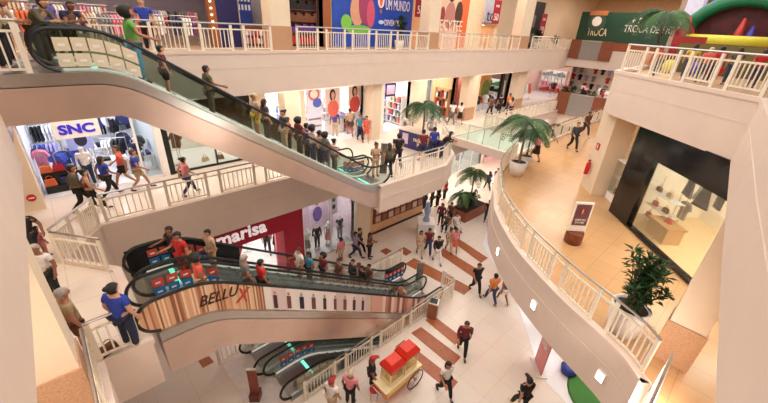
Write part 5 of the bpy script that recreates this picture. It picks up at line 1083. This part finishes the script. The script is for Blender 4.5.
q = aty(402, 293, 8.4); person((q.x, 8.4, ESC['E2N'][0](q.x)), 180, 'sit', 'top:cor', 'shorts:k', 'short:k', 'woman in coral top sitting at the foot of the printed escalator', 1.6)
q = at(133, 347, L2); bag((q.x - .38, q.y + .15, L2), .4, 'brown', 'brown bag standing at the feet of the woman in royal blue', None, 1.0)
# ------------------------------------------------------------------ plants
def palm(p, label, h=2.2, n=13, L=1.5, potc=(232, 226, 220), pr=.34, ph=.62, seed=1, pot=True):
    r = empty('potted_palm', p, label, 'palm'); rr = random.Random(seed); x, y, z = p
    if pot:
        MB().lathe([(pr * .72, 0), (pr * .95, ph * .5), (pr, ph), (pr * .9, ph), (pr * .88, ph - .06)], p, 18).build('pot', mat(potc, .4), r, True); MB().lathe([(pr * .87, ph - .08), (pr * .85, ph - .05)], p, 14).build('soil', SOIL, r)
    z0 = z + (ph - .06 if pot else 0)
    MB().tube([(x, y, z0), (x + .04, y + .02, z0 + h * .5), (x + .02, y + .05, z0 + h)], [.075, .055, .05], 8).build('trunk', mat((128, 104, 78), .8, var=.3, scale=18), r)
    top = Vector((x + .02, y + .05, z0 + h))
    for i in range(n):
        a = 2 * math.pi * i / n + rr.uniform(-.2, .2); up = rr.uniform(.25, .95); ln = L * rr.uniform(.8, 1.1); b = MB(); d = Vector((math.cos(a), math.sin(a), 0)); s = Vector((-d.y, d.x, 0)); pts = []
        for k in range(9):
            t = k / 8; pts.append(top + d * (ln * t * (1 - .12 * t)) + Vector((0, 0, ln * (up * t - (up * .75 + .62) * t * t))))
        b.tube(pts, [.018 * (1 - .75 * k / 8) for k in range(9)], 5)
        for k in range(1, 24):
            t = k / 24; j = min(7, int(t * 8)); q = pts[j].lerp(pts[j + 1], t * 8 - j); lf = .42 * L / 1.5 * math.sin(math.pi * (.12 + .84 * t)) + .05; fw = (pts[j + 1] - pts[j]).normalized()
            for sg in (-1, 1):
                e = q + s * sg * lf * .8 + fw * lf * .5 + Vector((0, 0, -.35 * lf)); m_ = q.lerp(e, .5) + Vector((0, 0, .03)); w_ = fw * .022
                b.faces([q - w_, q + w_, m_ + w_ * 1.3, e, m_ - w_ * 1.3], [(0, 1, 2, 3, 4)])
        b.build('frond', GREEN if i % 3 else GREEN2, r)
    return r
q = at(421, 150, L2); palm((q.x, q.y, L2), 'potted palm behind the purple counter on the second level', 2.0, 12, 1.7, seed=2)
q = at(516, 175, L2); palm((q.x, q.y, L2), 'tall palm in a white pot at the edge of the tan balcony', 2.0, 13, 1.75, seed=3, pr=.42, ph=.75)
q = at(521, 158, L2); palm((18.2, 8.0, L2), 'second palm beyond the white potted palm on the tan balcony', 1.4, 10, 1.2, seed=9)
def bush(p, label, pr, ph, h, w, n=60, seed=5, pot=(238, 232, 228), leaf=.16, name='potted_shrub', square=False):
    r = empty(name, p, label, 'plant'); rr = random.Random(seed); x, y, z = p
    if pr: MB().lathe([(pr * .8, 0), (pr * .92, ph * .5), (pr, ph), (pr * .9, ph), (pr * .88, ph - .08)], p, 22).build('pot', mat(pot, .4), r, True); MB().lathe([(pr * .86, ph - .1), (pr * .86, ph - .06)], p, 14).build('soil', SOIL, r)
    tips = []; sb = MB()
    for i in range(max(5, n // 7)):
        a = rr.uniform(0, 6.28); rad = w * rr.uniform(.1, .75); e = Vector((x + rad * math.cos(a), y + rad * math.sin(a), z + ph + h * rr.uniform(.45, 1))); s0 = Vector((x + .1 * math.cos(a) * min(1, pr * 3), y + .1 * math.sin(a) * min(1, pr * 3), z + max(0, ph - .08)))
        m_ = s0.lerp(e, .5) + Vector((rr.uniform(-.05, .05), rr.uniform(-.05, .05), .08)); sb.tube([s0, m_, e], [.016, .011, .006], 5)
        for k in range(7): tips.append((s0.lerp(m_, k / 3.5) if k < 3 else m_.lerp(e, (k - 3) / 3)) if k > 1 else e)
    sb.build('stems', mat((86, 66, 44), .8), r)
    lb = MB()
    for t in tips:
        for k in range(9):
            d = Vector((rr.gauss(0, 1), rr.gauss(0, 1), rr.gauss(.25, .6))).normalized(); s = d.cross(Vector((.1, .2, 1))).normalized() * leaf * .17; q = t + d * .03; e = q + d * leaf * rr.uniform(.8, 1.3); m_ = q.lerp(e, .5) + Vector((0, 0, leaf * .12))
            lb.faces([q, m_ + s, e, m_ - s], [(0, 1, 2, 3)])
    lb.build('foliage', GREEN, r); return r
q = at(619, 343, L2); bush((q.x + .5, q.y + .12, L2), 'large bushy plant in a white pot at the curved balcony railing', .42, .8, 1.35, .75, 110, 5, leaf=.2)
q = aty(399, 45, 17.2); bush((q.x, 17.2, 0), 'dark round potted shrub in front of the blue billboard', .3, .5, 1.3, .5, 80, 6, leaf=.16)
q = aty(537, 45, 17.4); bush((q.x, 17.4, 0), 'dark shrub beside the dark billboard on the top floor', .3, .5, 1.0, .7, 60, 7, leaf=.2)
q = aty(555, 47, 17.4); bush((q.x, 17.4, 0), 'low dark shrub at the far end of the top floor railing', .3, .4, .7, .8, 60, 8, leaf=.2)
p = atx(655, 50, 23.5); palm((23.5, p.y, 0), 'large palm behind the top floor railing by the castle', 1.7, 20, 1.9, (214, 150, 110), .5, .8, 4)
for k, (px, py) in enumerate(((567, 98), (585, 100))):
    p = atx(px, py, 37); bush((37, p.y, L2), ['leafy plant behind the left end of the far barrier', 'leafy plant behind the middle of the far barrier'][k], .4, .9, 1.2, 1.0, 50, 20 + k, leaf=.3)
# planter of the ground floor
q = at(468, 214, L1); pl = empty('planter', (q.x, q.y, L1), 'brown wooden planter box with dense greenery and palms on the ground floor', 'planter'); an = R(0)
MB().box((q.x, q.y, L1 + .35), (2.6, 1.3, .7), an).build('box', mat((150, 82, 52), .5), pl); MB().box((q.x, q.y, L1 + .7), (2.4, 1.1, .06), an).build('soil', SOIL, pl)
bush((q.x + .1, q.y, L1 + .72), 'dense green ground plants filling the brown planter', 0, 0, .75, 1.05, 140, 11, leaf=.22, name='shrub')
palm((q.x + .3, q.y + .2, L1 + .73), 'taller palm growing from the brown planter', 2.3, 12, 1.6, seed=12, pot=False); palm((q.x - .7, q.y + .2, L1 + .73), 'shorter palm growing at the left of the brown planter', .9, 9, 1.2, seed=13, pot=False)
for k, (px, py, f, ps, c, lb) in enumerate(((440, 225, 200, 'stand', 'jacket:ma', 'woman in maroon standing at the left end of the brown planter'), (446, 229, 200, 'sit', 'tee:ol', 'man in olive sitting at the left end of the brown planter'), (449, 224, 180, 'stand', 'tee:br', 'person in brown standing by the left end of the planter'), (455, 229, 250, 'sit', 'tee:w', 'person in white sitting at the front corner of the planter'))):
    w_ = at(px, py, L1); person(w_, f, ps, c, 'trousers:k' if k != 3 else 'trousers:w', ['long:k', 'short:k', 'short:br', 'bun:k'][k], lb, 1.66)
    if ps == 'sit':
        d_ = Vector((math.cos(R(f)), math.sin(R(f)), 0)); sx = w_ - d_ * .02; r = empty('stool', (sx.x, sx.y, L1), ['', 'low brown stool under the man in olive by the planter', '', 'low brown stool under the person in white by the planter'][k], 'stool'); MB().lathe([(.17, .34), (.18, .36), (.17, .385)], (sx.x, sx.y, L1), 12).build('seat', BROWN, r); MB().lathe([(.1, 0), (.06, .06), (.06, .34)], (sx.x, sx.y, L1), 10).build('base', DARK, r)
# ------------------------------------------------------------------ purple promotion counter
a, c = at(398, 145, L2), at(440, 158, L2); r = empty('promotion_counter', a, 'dark purple promotion counter with white emblem on the second level', 'counter'); d = Vector((c.x - a.x, c.y - a.y)); an = math.atan2(d.y, d.x); n_ = Vector((-d.y, d.x)).normalized()
mid_ = (Vector((a.x, a.y)) + Vector((c.x, c.y))) / 2 + n_ * .45
MB().box((mid_.x, mid_.y, L2 + .5), (d.length, .9, 1.0), an).build('body', mat((50, 40, 96), .4), r); MB().box((mid_.x, mid_.y, L2 + 1.03), (d.length + .1, 1.0, .06), an).build('worktop', mat((226, 206, 190), .4), r)
e = Vector((a.x, a.y)) + d * .17 - n_ * .012; MB().box((e.x, e.y, L2 + .55), (.42, .02, .62), an).build('emblem', mat((214, 190, 214), .5), r)
e = Vector((a.x, a.y)) + d * .5 - n_ * .015; text('PROMO', (e.x, e.y, L2 + .6), .8, .2, WHITE, r, face=an)
e = Vector((a.x, a.y)) + d * .85 - n_ * .012; MB().box((e.x, e.y, L2 + .55), (.3, .02, .5), an).build('printed_patch', mat((150, 110, 160), .5), r)
# totems, sign stands, bin
def totem(p, lab, m=STEEL, h=1.5, base=DARK, rz=.6, w=.34):
    r = empty('info_totem', p, lab, 'totem'); MB().box((p[0], p[1], p[2] + .17), (.34, .34, .34), rz).build('base', base, r); MB().box((p[0], p[1], p[2] + .34 + (h - .34) / 2), (w, .07, h - .34), rz).build('panel', m, r); MB().box((p[0], p[1], p[2] + h + .015), (w + .03, .1, .03), rz).build('top_cap', STEEL, r)
totem(at(418, 288, L1), 'silver totem on a dark base at the foot of the middle escalators', rz=R(-40), h=1.55); totem(at(383, 172, L2), 'slim grey totem at the foot of the upper escalators', h=1.45, rz=R(-40), w=.3)
totem(at(256, 398, L1), 'slim red brown totem on the landing of the lower escalators', mat((150, 78, 60), .5), 1.45, mat((120, 60, 44), .5), R(-40), .3)
p = at(572, 242, L2); r = empty('poster_stand', p, 'white framed poster stand on a round brown base on the tan balcony', 'sign stand'); an = R(-44)
MB().lathe([(.27, 0), (.29, .04), (.29, .42), (.26, .46)], p, 20).build('base', mat((120, 58, 34), .35), r, True); MB().box((p.x, p.y, L2 + 1.02), (.62, .06, 1.1), an).build('frame', WHITE, r)
fx = Vector((math.sin(an), -math.cos(an), 0)); MB().box((p.x + fx.x * .034, p.y + fx.y * .034, L2 + 1.1), (.5, .012, .8), an).build('print', mat((110, 66, 76), .5), r)
MB().ball((p.x + fx.x * .04, p.y + fx.y * .04, L2 + 1.25), .11, 10, (1, .15, 1)).build('printed_sun', mat((236, 130, 96), .5), r); text('OFERTAS', (p.x + fx.x * .045, p.y + fx.y * .045, L2 + .92), .36, .07, WHITE, r, face=an); text('DO MES', (p.x + fx.x * .045, p.y + fx.y * .045, L2 + .82), .3, .06, WHITE, r, face=an)
p = at(432, 316, L1); r = empty('litter_bin', p, 'square wooden litter bin at the end of the ground floor railing', 'bin'); MB().box((p.x, p.y, L1 + .42), (.42, .42, .84), .5).build('body', mat((150, 92, 66), .5, var=.15), r); MB().box((p.x, p.y, L1 + .87), (.46, .46, .06), .5).build('rim', STEEL, r); MB().box((p.x, p.y, L1 + .905), (.32, .32, .02), .5).build('opening', BLACK, r)
p = at(425, 232, L1); r = empty('promotion_stand', p, 'white square promotion stand with a pale blue figure on it', 'stand'); MB().box((p.x, p.y, L1 + .4), (1.0, 1.0, .8), R(45)).build('base', mat((236, 230, 232), .4), r); MB().box((p.x, p.y, L1 + .83), (1.1, 1.1, .06), R(45)).build('top', WHITE, r)
MB().lathe([(.22, .86), (.2, 1.0), (.12, 1.25), (.2, 1.5), (.22, 1.7), (.1, 1.86), (.15, 2.0), (.13, 2.12), (.04, 2.2)], (p.x, p.y, L1), 12).build('figure', mat((150, 170, 206), .5), r, True)
# ------------------------------------------------------------------ popcorn cart
p = at(401, 395, L1); cx_, cy_ = p.x + .1, p.y + .3; r = empty('popcorn_cart', (cx_, cy_, L1), 'orange and cream popcorn cart with two red roofed glass boxes', 'cart')
CX = .7
def cb(x0, x1, y0, y1, z0, z1): return MB().b2(cx_ + CX * x0, cx_ + CX * x1, cy_ + CX * y0, cy_ + CX * y1, L1 + z0, L1 + z1)
ORG, CRM = mat((226, 128, 60), .4), mat((244, 226, 180), .4)
cb(-1.25, 1.15, -.45, .45, .45, .8).build('body', ORG, r); cb(-1.2, 1.1, -.462, -.448, .56, .74).build('side_stripe', mat((250, 214, 120), .4), r); cb(-1.35, 1.25, -.5, .5, .8, .86).build('worktop', CRM, r)
for k, (x0, x1, t) in enumerate(((-.95, -.05, 1.62), (.05, .95, 1.72))):
    g = cb(x0, x1, -.36, .36, .87, 1.0); g.build('box_base', CRM, r); cb(x0 + .04, x1 - .04, -.32, .32, 1.0, t - .1).build('glass_box', glass((250, 244, 226), .12), r)
    MB().ball((cx_ + CX * (x0 + x1) / 2, cy_, L1 + 1.0), .21, 12, (1.1, .9, 1)).build('popcorn_heap', mat((250, 226, 160), .9, var=.25, scale=40), r)
    for sx in (x0 + .03, x1 - .03):
        for sy in (-.33, .33): cb(sx - .025, sx + .025, sy - .025, sy + .025, 1.0, t - .1).build('corner_post', CRM, r)
    MB().faces([(cx_ + CX * u, cy_ + CX * v, L1 + z) for z, e in ((t - .1, .06), (t + .02, .06), (t + .2, -.1)) for u, v in ((x0 - e, -.36 - e), (x1 + e, -.36 - e), (x1 + e, .36 + e), (x0 - e, .36 + e))],
               [(3, 2, 1, 0), (8, 9, 10, 11)] + [(j + a, j + (a + 1) % 4, j + 4 + (a + 1) % 4, j + 4 + a) for j in (0, 4) for a in range(4)]).build('roof', mat((216, 52, 34), .4), r)
for y_ in (-.4, .4):
    w_ = MB(); w_.tube([(cx_ + .5 + .4 * math.cos(2 * math.pi * k / 24), cy_ + y_, L1 + .42 + .4 * math.sin(2 * math.pi * k / 24)) for k in range(25)], .022, 6); w_ = w_.build('wheel', mat((70, 52, 46), .5), r)
    MB().wheel((cx_ + .5, cy_ + y_, L1 + .42), .06, .09, 'Y', 12).build('hub', STEEL, w_)
    for k in range(10): MB().tube([(cx_ + .5, cy_ + y_, L1 + .42), (cx_ + .5 + .39 * math.cos(k * .628), cy_ + y_, L1 + .42 + .39 * math.sin(k * .628))], .008, 4).build('spoke', STEEL, w_)
MB().tube([(cx_ + .5, cy_ - .4, L1 + .42), (cx_ + .5, cy_ + .4, L1 + .42)], .025, 6).build('axle', STEEL, r)
for y_ in (-.35, .35): cb(-1.1, -1.04, y_ - .03, y_ + .03, 0, .45).build('leg', STEEL, r)
MB().tube([(cx_ - .87, cy_ - .25, L1 + .75), (cx_ - 1.1, cy_ - .25, L1 + .85), (cx_ - 1.1, cy_ + .25, L1 + .85), (cx_ - .87, cy_ + .25, L1 + .75)], .022, 6).build('push_handle', STEEL, r)
# clutter by the cart: stool with red crate, bundles, and a white pole lamp
p = at(374, 398, L1); r = empty('stool', p, 'red stool beside the popcorn cart vendor', 'stool'); MB().lathe([(.17, .45), (.18, .48), (.17, .52)], p, 14).build('seat', RED, r)
for a in range(4): MB().tube([(p.x + .13 * math.cos(a * 1.57), p.y + .13 * math.sin(a * 1.57), L1 + .45), (p.x + .18 * math.cos(a * 1.57), p.y + .18 * math.sin(a * 1.57), L1)], .015, 5).build('leg', STEEL, r)
p = at(350, 404, L1); person((p.x, p.y, L1), 30, 'stand', 'tee:p', 'trousers:k', 'cap:be', 'customer in pale pink at the near end of the popcorn cart', 1.66); p = at(332, 412, L1); person((p.x, p.y, L1), 20, 'stand', 'tee:w', 'trousers:be', 'cap:r', 'person in orange red cap at the lower edge left of the cart', 1.66)
# ------------------------------------------------------------------ top floor right: inflatable castle behind the railing
p = atx(733, 40, 24); y0 = p.y
r = empty('inflatable_castle', (24, y0, 0), 'bouncy castle with a green arch, dark red mouth and yellow front tube', 'bouncy castle')
IG, IR, IY = mat((16, 112, 74), .35), mat((130, 22, 30), .4), mat((214, 206, 60), .4)
ar = [(24.2, y0 + 2.0 * math.cos(R(a)), 1.45 + 1.7 * math.sin(R(a))) for a in range(0, 181, 15)]; ar = [(24.2, y0 + 2.0, .3)] + ar + [(24.2, y0 - 2.0, .3)]; na = len(ar)
MB().tube(ar, .3, 12).build('arch', IG, r, True); b = MB(); b.faces([(24.6, y, z) for _, y, z in ar] + [(24.7, y, z) for _, y, z in ar], [tuple(range(na)), tuple(range(2 * na - 1, na - 1, -1))] + [(j, (j + 1) % na, na + (j + 1) % na, na + j) for j in range(na)]); b.build('back_wall', mat((92, 22, 30), .5, var=.4, scale=3), r)
MB().tube([(22.9, y0 - 1.7, 1.45), (22.9, y0 + 1.6, 1.45)], .22, 12).build('front_tube', IY, r, True); MB().b2(22.75, 23.1, y0 - 1.8, y0 + 1.7, .5, 1.3).build('front_wall', mat((110, 104, 56), .5), r); MB().b2(22.7, 24.5, y0 - 2.2, y0 + 2.1, .001, .5).build('floor_cushion', mat((90, 80, 50), .5), r)
for k, yy in enumerate((y0 + 1.75, y0 - 1.75)): MB().lathe([(.36, .5), (.38, 1.3), (.38, 1.75), (.12, 2.1), (.02, 2.4)], (23.2, yy, 0), 14).build('turret', mat((176, 40, 56), .4), r, True)
MB().lathe([(.2, .5), (.24, 1.4), (.05, 2.1)], (23.9, y0 - .5, 0), 10).build('column', mat((60, 50, 150), .4), r, True); MB().lathe([(.18, .5), (.2, 1.6), (.05, 2.4)], (23.9, y0 - .1, 0), 10).build('column', mat((190, 50, 40), .4), r, True)
struct('wall_third_purple', MB().b2(28, 28.3, y0 - 12, atx(704, 20, 28).y, 0, 5.2), mat((120, 126, 214), .5)); p = atx(700, 20, 26.8); struct('pillar_third_white', MB().b2(26.6, 27.5, p.y + .1, p.y + .8, 0, 5.2), mat((224, 222, 246), .5)); p = atx(687, 20, 27.4); struct('pillar_third_grey', MB().b2(27.2, 27.9, p.y - .2, p.y + .5, 0, 5.2), mat((176, 150, 128), .5))
RX = 15.5
for k, (px, py, dx, top, hr, lab, h) in enumerate(((662, 45, 2.2, 'tee:r', 'short:r', 'child in red behind the top floor railing under the large palm', 1.15), (712, 50, 2.4, 'tee:cor', 'short:be', 'child in coral at the castle entrance behind the railing', 1.2), (722, 52, 2.6, 'tee:r', 'short:k', 'child in red beside the child in coral at the castle', 1.25), (740, 52, 2.6, 'tee:ol', 'long:br', 'girl in olive watching the castle', 1.25), (765, 54, 2.4, 'tee:r', 'short:br', 'child in red at the right end of the castle', 1.25), (697, 45, 3.2, 'tee:y', 'long:br', 'girl in yellow near the white pillar by the castle', 1.3))):
    q = atx(px, py, RX + dx); person((q.x, q.y, 0), 20, 'stand', top, 'trousers:dj', hr, lab, h)
q = atx(690, 38, 21.5); tag(MB().box((21.5, q.y, 1.4), (.08, 1.2, .28), .1).build('banner_board', mat((150, 40, 36), .5), None, origin=(21.5, q.y, 1.3)), 'dark red banner board by the castle entrance', 'banner')
q = atx(752, 52, 20.8); 
for k, yy in enumerate((-.3, .5, 1.3)): tag(MB().ball((21.2, q.y + yy + 1.2, .3), .3, 12).build('play_ball', [RED, mat((90, 90, 190), .4), IY][k], None, True, origin=(21.2, q.y + yy + 1.2, .3)), ['red', 'purple', 'yellow'][k] + ' play ball on the top floor behind the railing', 'ball')
# ------------------------------------------------------------------ light
w = bpy.data.worlds.new('sky'); SC.world = w; w.use_nodes = True
bg = w.node_tree.nodes['Background']; bg.inputs['Color'].default_value = (1, .93, .86, 1); bg.inputs['Strength'].default_value = 1.1
def area(x, y, z, sx, sy, e, c=(1, .86, .72)):
    l = bpy.data.lights.new('ceiling_light', 'AREA'); l.shape = 'RECTANGLE'; l.size = sx; l.size_y = sy; l.energy = e; l.color = c
    o = bpy.data.objects.new('ceiling_light', l); COL.objects.link(o); o.location = (x, y, z); return o
area(17, 7.5, 5.1, 34, 10, 1150, (1, .92, .84))        # skylight
for x in (2, 10, 18, 27): area(x, 15.6 if 0 else 15.7, -1.72, 5, 1.6, 90)
area(12, 1.0, -1.66, 3, 1.5, 34); area(21, 7, -1.66, 4, 3, 80)
def fill_light(p, to, sz, e, c=(1, .9, .8)):              # added fill without any fixture, brightening escalators and balcony fronts across the void
    o = area(*p, sz, sz * .5, e, c); o.rotation_euler = (Vector(to) - Vector(p)).to_track_quat('-Z', 'Y').to_euler()
fill_light((6.5, -1.2, -4.4), (5, 13.9, -6.5), 1.2, 150); fill_light((-1.6, 3.0, -1.75), (14, 5, -7.0), 1.5, 90)
area(-3, 11, -1.66, 3, 4, 120); area(-2.2, 4.0, -1.66, 2, 3, 110); area(11, -3.5, -1.68, 4, 3, 170)
for x in (5, 15, 26): area(x, 16, 5.1, 7, 2.5, 160)
area(24, 2, 5.1, 8, 5, 160); area(43, 11, 5.1, 5, 8, 600); area(-2, 20, 5.1, 12, 3, 380); area(43.5, 12, -1.75, 5, 5, 220); area(32, 20, -1.7, 6, 2, 60)
area(6, 6, -6.9 if 0 else -5.75, 5, 1, 0.01)
area(18, 16, L2 - 1.8, 8, 2, 120); area(30, 12, L2 - .6, 8, 4, 260); area(26, 16.2, L2 - 1.75, 10, 2, 200); area(14, 1.5, L2 - .5, 5, 3, 160)
vs = SC.view_settings; SC.display_settings.display_device = 'sRGB'
vs.view_transform = 'Standard'; vs.look = 'None'; vs.exposure = 0.12; vs.gamma = 1.0; vs.use_curve_mapping = False
